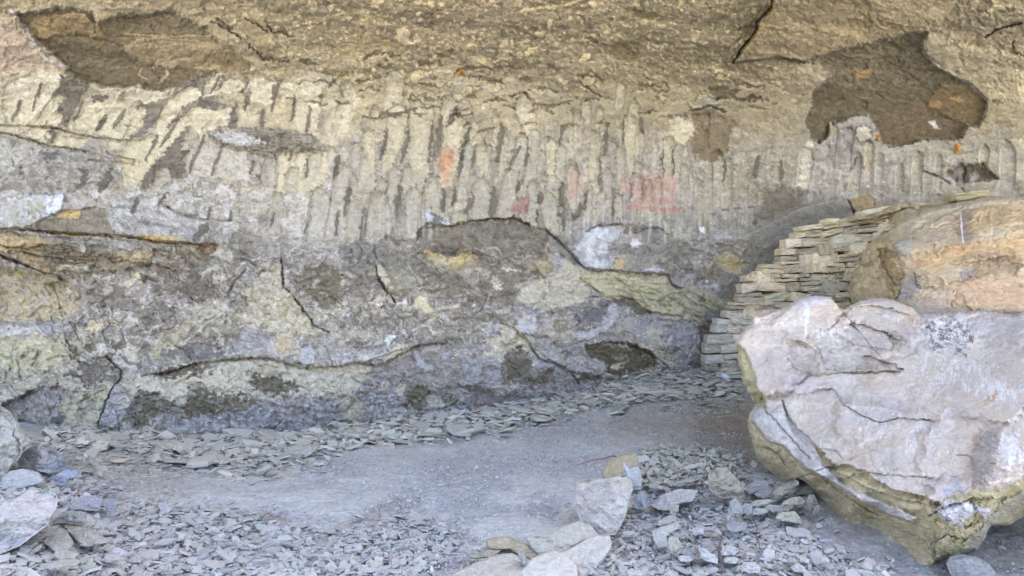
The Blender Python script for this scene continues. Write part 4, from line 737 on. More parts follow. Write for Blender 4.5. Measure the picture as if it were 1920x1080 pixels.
# pebbles and grit on the path
mass_co, mass_f, mass_c, mass_n = [], [], [], 0
PATH = [(130,850),(440,880),(640,850),(830,828),(980,802),(1180,755),(1390,740),(1400,860),(1190,850),(1180,900),(1080,1000),(860,1085),(820,1085),(850,1010),(780,970),(680,985),(590,1040),(560,985),(470,950),(300,940),(160,925)]
x, y, r = scatter(PATH, 34000, 7); u = r.random(34000)
shards(x, y, .003+.006*r.random(34000)**2+.020*u**16, .7, .5, r.uniform(-.001,.003,34000), r, (190,186,186), .14, 0, 5)
x, y, r = scatter(PATH, 900, 71); shards(x, y, .007+.022*r.random(900)**2.5, .5, .4, r.uniform(0,.004,900), r, (192,190,184), .10, 0, 6)
x, y, r = scatter([(1400,960),(1530,960),(1760,1070),(1920,1000),(1930,1090),(1400,1090)], 1800, 8)
shards(x, y, .004+.006*r.random(1800)+.02*r.random(1800)**14, .5, .5, r.uniform(-.001,.003,1800), r, (168,168,172), .10, 0, 5)
ms = new_mesh('path_grit', np.concatenate(mass_co), np.concatenate(mass_f), False, np.concatenate(mass_c)*.92)
tag(link('path_grit', ms, M_CHIP), 'fine pale grit and pebbles on the trodden path', 'gravel', None, 'stuff')
# single larger shards: twenty shapes, copied as objects
def shard_mesh(seed, k=9):
    r = np.random.default_rng(seed); a = (np.arange(k)+r.uniform(-.35,.35,k))*2*math.pi/k
    rad = r.uniform(.58,1.12,k); p = np.stack([np.cos(a)*rad, np.sin(a)*rad*r.uniform(.5,.85)], -1); t = r.uniform(.06,.13)
    rings = [(.55,t*1.05),(.90,t*.9),(1.0,t*.45),(.97,-t*.4),(.82,-t),(.4,-t*1.05)]
    co = []
    for s_, z_ in rings:
        q = p*s_*(1+r.normal(0,.03,(k,1))); co += [(a_[0], a_[1], z_+r.normal(0,t*.16)+.10*t*a_[0]) for a_ in q]
    f = [list(range(k))]
    for j in range(len(rings)-1):
        for i in range(k): i2 = (i+1)%k; f.append([j*k+i, (j+1)*k+i, (j+1)*k+i2, j*k+i2])
    f.append(list(range(len(rings)*k-1, (len(rings)-1)*k-1, -1)))
    return new_mesh('slate_shard', co, f, False)
M_S1 = rock_material('slate_grey', base=(182,178,172), bump=.45, rand=.14, contrast=.16, scale=2.5)
M_S2 = rock_material('slate_olive', base=(194,189,176), bump=.45, rand=.12, contrast=.16, scale=2.5)
SM = [[shard_mesh(100+i) for i in range(14)], [shard_mesh(200+i) for i in range(14)]]
for m_ in SM[0]: m_.materials.append(M_S1)
for m_ in SM[1]: m_.materials.append(M_S2)
def lay(poly, n, smin, smax, which, tilt, zlo, zhi, seed, label, group, name='slate_shard', cat='stone shard'):
    x, y, r = scatter(poly, n, seed); X, Y, Zg = p2g(x, y)
    for i in range(n):
        o = bpy.data.objects.new(name, SM[which][r.integers(14)]); C.objects.link(o)
        s_ = smin+(smax-smin)*r.random()**1.6; o.scale = (s_, s_, s_*r.uniform(.8,1.5))
        o.location = (X[i], Y[i], Zg[i]+r.uniform(zlo, zhi)); o.rotation_euler = (r.normal(.05,tilt), r.normal(0,tilt), r.uniform(0,6.28))
        tag(o, label, cat, group)
lay(BASE, 100, .08, .21, 1, .16, .015, .07, 41, 'flat greenish grey slate slab in the scree along the foot of the rock wall', 'slabs in the scree at the wall foot')
lay([(-10,1085),(-10,1010),(200,985),(300,975),(560,1010),(560,1085)], 58, .035, .085, 0, .25, .02, .045, 42, 'flat grey slate shard in the heap at the bottom left', 'shards in the bottom left heap')
lay(HEAPC, 34, .03, .065, 0, .28, .02, .045, 43, 'angular grey slate shard in the small heap at the bottom centre', 'shards in the bottom centre heap')
lay(HEAPR, 72, .03, .085, 0, .30, .015, .045, 44, 'broken grey slate shard in the rubble left of the big boulder', 'shards beside the big boulder')
lay([(1195,880),(1210,862),(1300,852),(1380,870),(1320,900),(1195,920)], 24, .05, .10, 1, .35, .03, .09, 45, 'olive grey slate plate piled behind the blunt end of the foreground rock', 'plates piled above the rubble')
# ================================================================ BOULDERS AND ROCKS
def star(poly, cx, cy, nt, jit, seed):
    th = np.linspace(0, 2*math.pi, nt, endpoint=False); R = np.zeros(nt); ux, uy = np.cos(th), np.sin(th); n = len(poly)
    for i in range(n):
        ax, ay = poly[i][0]-cx, poly[i][1]-cy; bx, by = poly[(i+1)%n][0]-cx, poly[(i+1)%n][1]-cy
        ex, ey = bx-ax, by-ay; den = ux*ey-uy*ex; den = np.where(abs(den)<1e-9, 1e-9, den)
        t = (ax*ey-ay*ex)/den; s = (ax*uy-ay*ux)/den
        ok = (t > 0) & (s >= -1e-6) & (s <= 1+1e-6); R = np.where(ok & (t > R), t, R)
    bxp, byp = cx+ux*R, cy+uy*R
    return th, R+jit*(fbm(bxp/14, byp/14, 4, seed)+.5*perlin(bxp/4, byp/4, seed+3))
def rock(name, poly, front, thick, paint, nt=360, nf=60, nb=14, jit=1.5, edge=.06, edgepx=10, seed=1, mat=None, center=None, label=None, cat='rock', smooth=True, col=(170,168,168), facet=0., fsize=60.):
    xs_ = [p[0] for p in poly]; ys_ = [p[1] for p in poly]
    cx, cy = center or (sum(xs_)/len(xs_), sum(ys_)/len(ys_))
    th, R = star(poly, cx, cy, nt, jit, seed)
    tf = 1-(1-np.linspace(0, 1, nf))**1.25; tb = np.linspace(1, 0, nb+1)[1:]
    Tf, A_ = np.meshgrid(tf, th, indexing='ij'); X = cx+Tf*R[None]*np.cos(A_); Y = cy+Tf*R[None]*np.sin(A_)
    P_ = Paint(X, Y, lin(col)); D_ = front(P_.px, P_.py)
    e = (1-Tf.ravel())*np.tile(R, nf)
    D_ = D_+edge*(1-np.clip(e/edgepx, 0, 1))**2
    if facet:
        f1, f2, idv = cells(P_.px/fsize+.4*P_.w1x, P_.py/fsize+.4*P_.w1y, seed)
        c0x = np.cos(idv*44); c0y = np.sin(idv*44)
        P_.h += facet*(ss(0,.5,f2-f1)*.5 + .6*(c0x*np.sin(P_.px/fsize*1.3+idv*9)+c0y*np.sin(P_.py/fsize*1.5+idv*5)))
    if paint: paint(P_)
    Vf = unproj(P_.px, P_.py, D_-P_.h*(np.clip(e/4,0,1)*.9+.1))
    ring = Vf.reshape(nf, nt, 3)[-1]; Db = (D_-P_.h*.1).reshape(nf, nt)[-1]
    Vb = []; Cb = []; lastc = P_.col.reshape(nf, nt, 3)[-1]
    Dm = Db.mean()
    for t in tb:
        q = thick*math.sqrt(max(0, 1-t*t)); s_ = t**.8
        xx = cx+s_*R*np.cos(th); yy = cy+s_*R*np.sin(th); dd = Db*s_+(Dm)*(1-s_)+q+.04*thick*perlin(xx/30, yy/30, seed+8)
        Vb.append(unproj(cx+s_*R*np.cos(th)*1.0, yy, dd)); Cb.append(lastc*.5+lin(col)*.5)
    V_ = np.concatenate([Vf, np.concatenate(Vb)]); Cc = np.concatenate([P_.col, np.concatenate(Cb)])
    b = V_.min(0)*.5+V_.max(0)*.5; org = np.array([b[0], b[1], V_[:,2].min()])
    f = grid_faces(nf+nb, nt, True)[:, ::-1]
    me = new_mesh(name, V_-org, f, smooth, Cc*.92)
    o = link(name, me, mat or M_BOULDER, None, org); tag(o, label, cat); return o
# --- the great foreground boulder
B1 = Z(6,(300,850),(325,800),(345,770),(385,740),(390,700),(480,680),(560,655),(620,620),(690,590),(760,585),(830,590),(836,615),(860,640),(910,663),(940,640),(1000,612),(1080,597),(1150,600),(1220,620),(1290,650),(1330,690),(1480,680),(1560,665),(1700,670),(1860,690),(1920,675)) \
   + [(2000,600),(2100,625),(2200,700),(2230,780),(2200,900),(2120,940),(2000,955)] + Z(9,(1920,745),(1840,790),(1740,795),(1710,830),(1700,880),(1650,935),(1590,945),(1530,970),(1480,985),(1420,1000),(1405,1045),(1350,1042),(1200,985),(1120,940),(1060,905),(980,860),(900,790),(850,750),(800,690),(760,640),(690,545),(640,530),(600,515),(575,552),(540,530),(470,475),(420,420),(395,340),(372,260),(370,190),(385,150),(408,118),(390,80),(360,20)) + [(1392,710)] + Z(6,(330,1000),(308,960),(312,900))
D1 = TPS([(1550,562,7.3),(1400,640,6.95),(1470,600,7.15),(1640,570,7.5),(1800,590,7.25),(2000,610,7.1),(2200,700,6.8),(1390,690,6.85),(1400,760,6.55),(1550,700,6.3),(1700,740,5.75),(1850,740,5.35),(1600,850,5.25),(1800,880,4.6),(1500,800,5.9),(1640,650,6.7),(1850,650,6.5),
 (1410,800,6.35),(1450,850,5.95),(1520,893,5.35),(1600,935,4.8),(1690,968,4.42),(1760,990,4.22),(1850,950,4.15),(1920,905,4.1),(2050,860,4.1),(2200,850,4.5),(2000,730,5.3),
 (1475,900,6.0),(1430,870,6.3),(1540,945,5.6),(1580,981,5.15),(1640,1020,4.82),(1690,1045,4.6),(1745,1067,4.36),(1827,1030,4.5),(1900,975,4.75),(2050,940,4.9),(1560,925,5.35),(1640,975,4.95),(1700,1010,4.62)], lam=.001, scale=300.)
def paint1(p):
    p.k = .8; p.k2 = 1.1
    a = lambda n, pts, c, **k: p.patch(Z(n,*pts), c, **k)
    x, y = p.px, p.py
    p.col[:] = lin((214,201,186))*(1+.05*p.mot+.04*p.fine)[:,None]
    big = fbm(x/110, y/70, 4, 51); m = ss(-.1,.4,big)[:,None]; p.col[:] = p.col*(1-m*.7)+lin((204,195,188))*m*.7
    m = (ss(.05,.5,fbm(x/80+5, y/40, 4, 52))*.6)[:,None]; p.col[:] = p.col*(1-m)+lin((210,192,170))*m
    p.h[:] += -.02+.08*fbm(x/120, y/80, 4, 53, .42)+.006*ridged(x/40+.4*p.w1x, y/26+.4*p.w1y, 3, 54)+.002*p.fine
    q1, e1 = plates(x/160+.10*p.w1x, y/95+.10*p.w1y, 58); q2, e2 = plates(x/62+.10*p.w1x, y/40+.10*p.w1y, 59); p.h[:] += .11*q1+.016*q2
    # fracture shells on the upper face
    a(6,[(590,840),(660,830),(740,880),(760,960),(770,1010),(690,1020),(610,940)],(202,190,178),rough=4,edge=2,h=-.06,hw=4)
    a(6,[(710,800),(850,770),(1000,720),(1150,790),(1250,850),(1170,890),(1080,900),(1040,960),(960,1010),(820,1000),(760,930)],(202,191,180),rough=6,edge=4,h=-.07,hw=9)
    a(6,[(1020,915),(1100,940),(1240,1000),(1220,1010),(1060,1000),(960,1010)],(196,183,170),rough=3,edge=1.5,h=-.03)
    a(6,[(1145,790),(1190,775),(1260,830),(1250,850),(1190,855)],(180,166,152),rough=3,edge=1.5,h=-.03)
    for pts, ww, hh_ in (([(1020,915),(1100,940),(1180,975),(1240,1000)],3,-.05),([(590,940),(640,1000),(710,1020)],2.5,-.03),([(700,790),(710,850),(690,870)],2.5,-.03),([(760,880),(800,990),(900,1010),(1040,990)],2.5,-.03),([(840,760),(880,700),(950,650)],4,-.05),([(1140,790),(1190,855)],3,-.04),([(700,1020),(860,1015),(1020,1020),(1240,1000)],3,-.03),([(860,800),(930,850),(1080,880),(1170,890)],3,-.03)):
        p.line(Z(6,*pts), ww, hh_, (158,146,130), rough=4, op=.45)
    for pts in ([(590,1090),(660,1080),(700,1030),(860,1020),(1000,1010),(1240,1005)],[(840,770),(960,740),(1060,760),(1140,790),(1250,850)],[(860,720),(900,690),(1000,640),(1120,640),(1300,700)],[(580,850),(640,835),(740,880)]): p.step(Z(6,*sorted(pts)),.07,30)
    # grey and ochre tints
    a(6,[(1350,690),(1700,680),(1920,690),(1960,900),(1700,860),(1560,800),(1400,740)],(180,174,172),rough=10,edge=14,op=.6); a(6,[(1240,690),(1300,680),(1350,740),(1260,730)],(206,176,150),rough=6,edge=6,op=.7)
    a(6,[(540,1000),(700,1040),(900,1070),(900,1140),(500,1140)],(198,184,178),rough=9,edge=9,op=.6)
    a(9,[(1680,95),(1800,10),(1840,0),(1830,50),(1740,90),(1700,110)],(214,168,122),rough=4,edge=3,op=.8); a(9,[(1640,300),(1680,260),(1640,420),(1620,480)],(204,176,148),rough=4,edge=4,op=.7)
    a(9,[(1720,235),(1790,250),(1780,330),(1760,440),(1700,560),(1640,560),(1620,460),(1650,330)],(176,168,160),rough=6,edge=5,h=.05,hw=8)
    a(9,[(1060,60),(1250,90),(1300,150),(1200,200),(1100,190)],(196,190,190),rough=10,edge=12,op=.5); a(9,[(1100,560),(1400,560),(1440,640),(1250,610)],(200,194,192),rough=8,edge=12,op=.5)
    # shells on the lower face
    p.step(Z(9,(700,30),(860,30),(900,110),(1000,170),(1110,215),(1200,195),(1330,200),(1480,210)), .03, 14, rough=4)
    for pts in ([(640,60),(760,40),(870,30),(900,110),(1000,170),(1110,215)],[(1110,215),(1220,190),(1400,205)],[(1040,500),(1200,515),(1400,530)],[(1540,400),(1600,400),(1640,430)],[(760,360),(860,380),(900,420)]): p.line(Z(9,*pts), 2, -.02, (166,154,140), rough=3, op=.6)
    for k in range(36):
        xx = rng.uniform(1500,1800); yy = rng.uniform(760,900); p.line([(xx,yy),(xx-rng.uniform(2,8),yy+rng.uniform(8,24))], rng.uniform(2,4), -.010, None, rough=3)
    # the stepped ledges and olive underside
    olive = (212,195,156)
    a(9,[(565,95),(600,190),(660,260),(735,330),(800,400),(850,455),(930,455),(1020,485),(1080,540),(1190,600),(1300,618),(1445,668),(1470,700),(1350,760),(1240,715),(1090,650),(930,590),(850,520),(780,450),(700,350),(600,250)], olive, rough=3, edge=1.2, h=-.10, hw=2.5, two=(196,184,148))
    slabp = [(400,120),(440,125),(500,160),(560,120),(600,195),(700,300),(740,345),(790,450),(850,505),(930,580),(1010,610),(1090,650),(1200,700),(1320,750),(1300,775),(1180,745),(1090,700),(1000,660),(880,575),(780,520),(700,480),(640,430),(570,350),(480,320),(420,240),(385,180)]
    a(9,slabp,(204,198,190),rough=2.5,edge=1.2,h=.05,hw=3)
    a(9,[(380,190),(420,240),(480,320),(570,350),(640,430),(700,480),(780,520),(880,575),(1000,660),(1090,700),(1180,745),(1300,780),(1330,760),(1400,770),(1420,1060),(600,1060),(560,560),(380,400),(350,260)], olive, rough=3, edge=1.2, h=-.05, hw=3, two=(206,190,156))
    a(6,[(300,850),(340,880),(400,1000),(410,1085),(350,1085),(300,960)],(196,183,144),rough=3,edge=2,h=-.06); a(9,[(355,-20),(400,0),(465,90),(475,140),(440,130),(400,110)],(170,160,122),rough=2.5,edge=1.5,h=-.05)
    a(9,[(1330,760),(1450,680),(1560,590),(1700,590),(1800,600),(1920,520),(2200,500),(2300,700),(1900,800),(1740,800),(1650,940),(1420,1060),(1380,900)], (196,184,150), rough=4, edge=2, h=.02, two=(186,172,132))
    a(9,[(1420,720),(1480,650),(1600,660),(1660,720),(1560,790),(1480,780)],(200,196,194),rough=4,edge=2,h=.05,hw=4); a(9,[(1640,680),(1740,720),(1700,760),(1660,720)],(202,198,200),rough=3,edge=1.5,h=.04); a(9,[(1540,520),(1600,600),(1480,640),(1450,600)],(196,192,196),rough=4,edge=2)
    a(9,[(1560,930),(1620,860),(1700,790),(1800,660),(1920,600),(1960,640),(1760,790),(1700,880),(1640,940)],(176,168,146),rough=5,edge=3,h=.03)
    under = ss(-4, 4, poly_sd(x, y, Z(9,(350,180),(420,240),(570,350),(700,480),(880,575),(1090,700),(1300,780),(1445,668),(1560,590),(1700,580),(1920,520),(2300,500),(2300,900),(1900,1200),(500,1200),(300,600))))
    # strata of the underside run down to the right
    u = (y-.62*x); p.h[:] += under*(.022*fbm(u/22+.9*p.w1x, x/90, 4, 61)+.035*fbm(x/40, y/30, 4, 62)+.012*ridged(u/12+.8*p.w1y, x/45, 3, 63))
    p.col[:] = p.col*(1+.16*(under*fbm(u/14+1.5*p.w1x, x/70, 4, 64)))[:,None]
    for pts, hh_ in (([(410,300),(450,340),(540,400),(580,440),(600,520)],.07),([(600,420),(700,490),(900,600),(1100,720),(1320,790)],.05),([(850,610),(1000,720),(1180,800),(1400,900)],.04),([(1330,770),(1480,690),(1640,640),(1820,640)],.06),([(1400,880),(1500,820),(1640,780),(1760,700),(1900,650)],.08),([(1460,960),(1560,880),(1680,850)],.05),([(850,480),(1000,570),(1200,640),(1420,690)],.04)):
        p.step(Z(9,*pts), hh_, 18, rough=4)
    for pts in ([(470,150),(540,230),(620,320),(720,420)],[(400,120),(440,130),(475,160)],[(780,520),(900,620),(1100,740)],[(450,360),(540,390),(590,470)],[(1400,900),(1480,850),(1560,870)]): p.line(Z(9,*pts), 1.8, -.03, (120,112,90), rough=3, op=.6)
    hk = p.h.copy(); weather(p, .5, (216,212,208)); p.h[:] = hk+(p.h-hk)*.4
    # bird lime and a scatter of dark droppings
    wh = (236,234,232)
    def lime(n, pts, k, op=.9, w_=2.5):
        for j in range(k):
            t = rng.random(len(pts)); t /= t.sum(); q = Z(n,*pts); xx = sum(a_*b_[0] for a_,b_ in zip(t,q)); yy = sum(a_*b_[1] for a_,b_ in zip(t,q))
            xx += rng.normal(0,10); yy += rng.normal(0,5)
            l = rng.exponential(4); p.line([(xx,yy),(xx+rng.normal(0,1.5),yy+l+1)], rng.uniform(.8,w_), .001, wh, rough=1, op=op*rng.uniform(.4,1), taper=False)
    i = np.nonzero((x>1660)&(y>560)&(y<680))[0]; q = np.hypot((x[i]-1775)/70, (y[i]-628)/42)
    m = (1-ss(.5,1.25,q+.5*p.mot[i]))*.75*ss(-.2,.2,p.w2x[i]+p.fine[i]*.5+.3); p.col[i] = p.col[i]*(1-m[:,None])+lin((226,224,222))*m[:,None]
    a(6,[(620,625),(690,592),(830,592),(800,620),(700,635),(660,650)],(218,216,226),rough=5,edge=3,op=.6)
    for pts in ([(690,610),(695,680),(665,720)],[(700,620),(700,700),(695,760),(685,840)],[(710,640),(705,740)],[(690,660),(690,760)]): p.line(Z(6,*pts),3.2,.002,wh,rough=1.4,op=.85)
    for pts in ([(400,690),(440,730),(450,770)],[(420,690),(400,720)]): p.line(Z(6,*pts),3,.002,wh,rough=1.5,op=.7)
    lime(6,[(400,700),(600,640),(1300,700),(1100,900),(700,900)],60,.6,2); lime(9,[(1500,-60),(1950,-60),(1950,150),(1650,60)],190,.8,2.6); lime(9,[(1780,150),(1950,150),(1950,520),(1790,560),(1760,420)],260,.7,3)
    lime(9,[(800,50),(1700,100),(1600,560),(1000,400)],60,.7,2); p.line(Z(9,(1480,150),(1455,190)),5,.002,wh,rough=2,op=.9); lime(6,[(1250,800),(1500,650),(1700,700),(1600,850),(1400,900)],160,.7,2.5)
    lime(6,[(1100,900),(1900,850),(1920,1080),(1300,1080)],160,.6,2)
    spk = (1-ss(.45,.95,q+.55*p.w1x[i]+.2*p.w2x[i]))*ss(.0,.10,perlin(x[i]/2.4,y[i]/1.8,77)+.8*perlin(x[i]/11,y[i]/7,78)); p.col[i] = p.col[i]*(1-.85*spk[:,None])+lin((98,84,84))*.85*spk[:,None]
rock('foreground_boulder', B1, D1, 1.6, paint1, nt=1100, nf=300, nb=26, jit=2.2, edge=.10, edgepx=9, seed=3, center=(1760,800), label='huge pale boulder with stepped olive ledges and white bird droppings, in the right foreground', cat='boulder')
# --- the banded boulder behind it
B2 = Z(6,(1180,190),(1230,150),(1300,120),(1380,90),(1480,75),(1570,55),(1650,40),(1720,28),(1820,20),(1920,28)) + [(2020,372),(2150,400),(2260,480),(2280,600),(2200,690),(1900,690),(1700,690),(1620,660),(1600,620)] + Z(6,(955,640),(940,580),(932,530),(945,510),(950,460),(985,420),(1000,395),(1010,350),(1040,290),(1100,255),(1160,220))
D2f = TPS([(1620,460,9.0),(1600,530,8.95),(1605,600,8.8),(1673,425,8.9),(1690,470,8.35),(1697,520,8.25),(1690,570,8.15),(1750,400,8.75),(1850,372,8.7),(1920,370,8.6),(1750,480,8.1),(1850,450,8.05),(1920,500,7.8),(1800,560,7.8),(1900,590,7.7),(2100,450,8.1),(2200,600,8.0),(1650,650,8.1),(1900,680,7.6)], lam=.001, scale=300.)
def paint2(p):
    p.k = .8
    a = lambda n, pts, c, **k: p.patch(Z(n,*pts), c, **k); x, y = p.px, p.py
    p.col[:] = lin((194,178,150))*(1+.07*p.mot+.05*p.fine)[:,None]
    st_ = fbm(x/170, (y+.12*x)/16, 5, 71); m = (ss(0,.5,st_)*.6)[:,None]; p.col[:] = p.col*(1-m)+lin((200,172,132))*m
    m = (ss(.05,.5,fbm(x/120+9, (y+.1*x)/24, 4, 72))*.6)[:,None]; p.col[:] = p.col*(1-m)+lin((178,164,146))*m
    p.h[:] += .06*plates(x/130+.3*p.w1x,y/70+.3*p.w1y,76)[0]+.012*plates(x/45+.4*p.w1x,y/26,77)[0]+.04*fbm(x/80, y/40, 4, 73)+.010*fbm(x/50+.3*p.w1x, (y+.1*x)/11+.5*p.w1y, 5, 74)+.004*p.fine
    a(6,[(1180,190),(1300,120),(1560,60),(1900,20),(1920,80),(1700,70),(1500,120),(1380,200),(1250,260)],(190,180,158),rough=6,edge=5,op=.8)
    a(6,[(1520,130),(1650,90),(1640,200),(1600,300),(1540,250)],(140,126,112),rough=6,edge=6,op=.7); a(6,[(1660,80),(1920,60),(1920,200),(1640,200)],(190,164,122),rough=8,edge=8,op=.6)
    a(6,[(1330,350),(1500,300),(1700,280),(1920,240),(1920,350),(1600,380),(1400,440),(1340,420)],(206,172,124),rough=12,edge=12,op=.7); a(6,[(1290,380),(1330,370),(1350,400),(1310,420)],(166,120,84),rough=5,edge=6,op=.7); a(6,[(1550,305),(1590,310),(1570,335),(1545,330)],(196,134,92),rough=3,edge=5,op=.6)
    a(6,[(1650,380),(1920,350),(1920,450),(1700,480),(1560,540),(1560,460)],(146,126,102),rough=7,edge=5,op=.75); a(6,[(1560,440),(1640,420),(1640,480),(1560,500)],(150,142,146),rough=5,edge=4,op=.7)
    a(6,[(1480,540),(1640,480),(1920,470),(1960,700),(1600,670),(1450,620)],(194,162,134),rough=14,edge=16,op=.65); a(6,[(1300,640),(1450,560),(1500,640),(1400,680)],(206,184,170),rough=8,edge=7,op=.7)
    a(6,[(1180,290),(1290,260),(1300,330),(1220,370),(1190,340)],(182,178,164),rough=4,edge=3); a(6,[(1200,560),(1280,480),(1330,470),(1340,540),(1300,600),(1210,610)],(158,152,148),rough=4,edge=3,op=.85)
    a(6,[(930,530),(1010,340),(1160,220),(1180,300),(1220,420),(1250,480),(1200,610),(960,640)],(176,160,126),rough=4,edge=3,two=(190,176,148)); a(6,[(1110,310),(1170,340),(1230,480),(1200,600),(1150,540),(1100,480)],(150,132,100),rough=6,edge=4,h=-.02)  # left facet turned away: shading painted darker over its ochre
    a(6,[(1050,520),(1150,560),(1160,600),(1060,600)],(198,172,142),rough=4,edge=4)
    for pts in ([(1180,290),(1230,420),(1250,490),(1200,600)],[(1000,410),(1080,390),(1140,340)],[(960,470),(1040,460),(1100,500)],[(1110,310),(1130,420),(1200,520)],[(1180,290),(1240,270),(1300,255)],[(1300,460),(1330,540)]): p.line(Z(6,*pts), 3, -.05, None, rough=4)
    p.step(Z(6,(1500,420),(1600,400),(1750,370),(1930,345)),.06,18); p.step(Z(6,(1260,250),(1350,200),(1480,130),(1650,60)),-.03,20)
    weather(p, .6)
    p.line(Z(6,(1563,125),(1570,200),(1578,280)),1.8,.001,(226,224,230),rough=1); p.line(Z(6,(1403,170),(1403,195)),1.5,.001,(220,218,224),rough=1); p.line(Z(6,(1738,180),(1740,240)),1.2,.001,(216,212,210),rough=1,op=.6)
rock('banded_boulder', B2, D2f, 1.0, paint2, nt=700, nf=170, nb=20, jit=2., edge=.10, edgepx=10, seed=5, center=(1800,540), label='large tan boulder banded in orange and brown, behind the bird-limed boulder', cat='boulder')
# --- smaller rocks lying on the floor
def lying(name, pts, label, c, cat='rock', s=.6, zc=0., thick=.12, seed=1, facet=.0, fsize=26, two=None, extra=None, lift=0., jit=.8, D0=None, rel=.4, edge=.03, fac=.62):
    ys_ = max(p[1] for p in pts); xm = [p for p in pts if p[1] == ys_][0][0]
    if D0 is None:
        gx, gy, gz = p2g(np.array([xm]), np.array([min(ys_, 1300.)])); D0 = gy[0]*(.955 if name in ('rubble_stone','slate_slab') else 1.)
    k = math.tan(math.radians(8+62*s))   # how far the face lies back
    Dg = lambda X, Y: D0*(1+ (ys_-Y)/F*D0/ D0 * k*1.0)
    def paint(p):
        p.col[:] = lin(c)*(1+.08*p.mot+.06*p.fine)[:,None]
        X0 = [q[0] for q in pts]; Y0 = [q[1] for q in pts]; sx0 = max(X0)-min(X0); sy0 = max(Y0)-min(Y0); u = (p.px-sum(X0)/len(X0))/sx0; v = (p.py-sum(Y0)/len(Y0))/sy0; r_ = np.random.default_rng(seed); pl = np.full(p.n, .0)
        for kk in range(7):
            an = kk*.9+r_.uniform(-.35,.35); pl = np.minimum(pl, r_.uniform(.08,.42)-(u*math.cos(an)+v*math.sin(an))*r_.uniform(.5,1.6))
        p.h[:] += pl*min(sx0,sy0)/F*D0*fac+.05*sx0/F*D0*fbm(u*3+.2*p.w1x, v*3, 3, seed+2)
        if two is not None:
            m = ss(-.1,.4,fbm(p.px/30,p.py/14,3,seed+4))[:,None]; p.col[:] = p.col*(1-m)+lin(two)*m
        sc_ = max(pts, key=lambda q:q[0])[0]-min(pts, key=lambda q:q[0])[0]
        p.h[:] += rel*sc_/F*D0*.12*fbm(p.px/(sc_*.35), p.py/(sc_*.22), 5, seed+7)
        if extra: extra(p)
        weather(p, .5)
    n = max(72, int(min(420, 2.4*(max(p[0] for p in pts)-min(p[0] for p in pts)))))
    return rock(name, pts, Dg, thick, paint, nt=n, nf=max(14,n//5), nb=8, jit=jit, edge=edge, edgepx=5, seed=seed, label=label, cat=cat, col=c, facet=facet, fsize=fsize)
gr, gl, bl = (176,171,158), (188,184,178), (184,181,174)
R_ = lambda *p: Z('R', *p); L_ = lambda *p: Z('L', *p)
def ex_rock(p):
    u = p.py-.8*p.px; 
    p.patch(Z(8,(1300,580),(1400,550),(1500,530),(1560,620),(1500,720),(1400,800),(1300,760)), (176,168,160), rough=8, edge=9, op=.6); p.patch(Z(8,(1460,700),(1600,580),(1640,620),(1540,800),(1400,830)), (200,194,184), rough=8, edge=9, op=.7)
    p.h[:] += .02*fbm(u/14, p.px/60, 4, 81); p.line(Z(8,(1320,545),(1400,530),(1480,525),(1550,505)),2.5,.004,(158,112,96),rough=2,op=.8)
lying('blunt_rock', Z(8,(1320,600),(1325,550),(1400,535),(1480,528),(1560,520),(1610,525),(1635,550),(1640,590),(1622,650),(1600,740),(1560,820),(1540,850),(1440,855),(1360,860),(1320,800),(1340,760),(1310,680)), 'cream blunt-ended rock embedded beside the path, with a thin red root along its top', (190,182,164), s=.55, seed=21, fac=.3, thick=.35, two=(196,190,184), extra=ex_rock, D0=4.75, rel=.8)
lying('low_ledge', Z(8,(1030,860),(1150,850),(1240,800),(1330,770),(1400,790),(1450,855),(1380,870),(1290,930),(1200,965),(1130,975),(1070,930)), 'low cream rock shelf running left from the foot of the blunt-ended rock', (188,182,166), s=.6, seed=20, fac=.2, thick=.25, D0=4.45)
lying('half_buried_rock', Z(8,(1460,500),(1500,440),(1560,400),(1620,382),(1665,395),(1670,430),(1660,470),(1610,500),(1550,520),(1480,540)), 'rounded tan rock half buried at the path edge, above the blunt-ended rock', (176,162,134), s=.75, seed=22, thick=.25, D0=5.55)
lying('upright_slate', Z(8,(1585,440),(1620,470),(1670,460),(1690,500),(1690,575),(1640,580),(1600,550)), 'bluish splintered slate stood on edge between two tan rocks', (172,174,174), s=.1, seed=23, thick=.08, two=(190,190,188), D0=5.1)
lying('foreground_slab', Z(8,(1200,960),(1290,925),(1380,868),(1440,853),(1510,853),(1525,900),(1500,960),(1460,1010),(1380,1080),(1300,1100),(1280,1020)), 'smooth pale slab below the blunt-ended rock', (200,194,182), s=.7, seed=24, fac=.2, thick=.3, D0=4.2)
lying('foreground_slab', Z(8,(990,1090),(1040,1000),(1120,955),(1200,940),(1270,950),(1325,1030),(1330,1100),(1300,1160),(1000,1160)), 'smooth cream slab at the very bottom edge, right of the small upright slate', (202,196,184), s=.75, seed=25, fac=.2, thick=.3, D0=3.95)
lying('foreground_slab', Z(8,(560,1110),(640,1060),(740,1010),(860,960),(960,950),(1015,980),(1040,1040),(1010,1160),(560,1160)), 'low buff slab at the bottom edge, with pebbles on its top', (186,178,164), s=.8, seed=26, fac=.2, thick=.3, D0=3.95)
lying('ledge_rock', Z(8,(810,880),(850,860),(960,860),(1000,890),(1060,905),(1130,970),(1100,1000),(1000,960),(940,930),(860,930),(820,920)), 'jagged ochre rock edge breaking through the dust behind the bottom slabs', (180,166,140), s=.7, seed=27, fac=.2, thick=.2, D0=4.45)
lying('upright_slate', Z(8,(988,945),(1020,940),(1045,990),(1040,1020),(1020,1022)), 'small upright grey slate wedged between the bottom slabs', (168,168,162), s=.1, seed=28, thick=.06, D0=4.1)
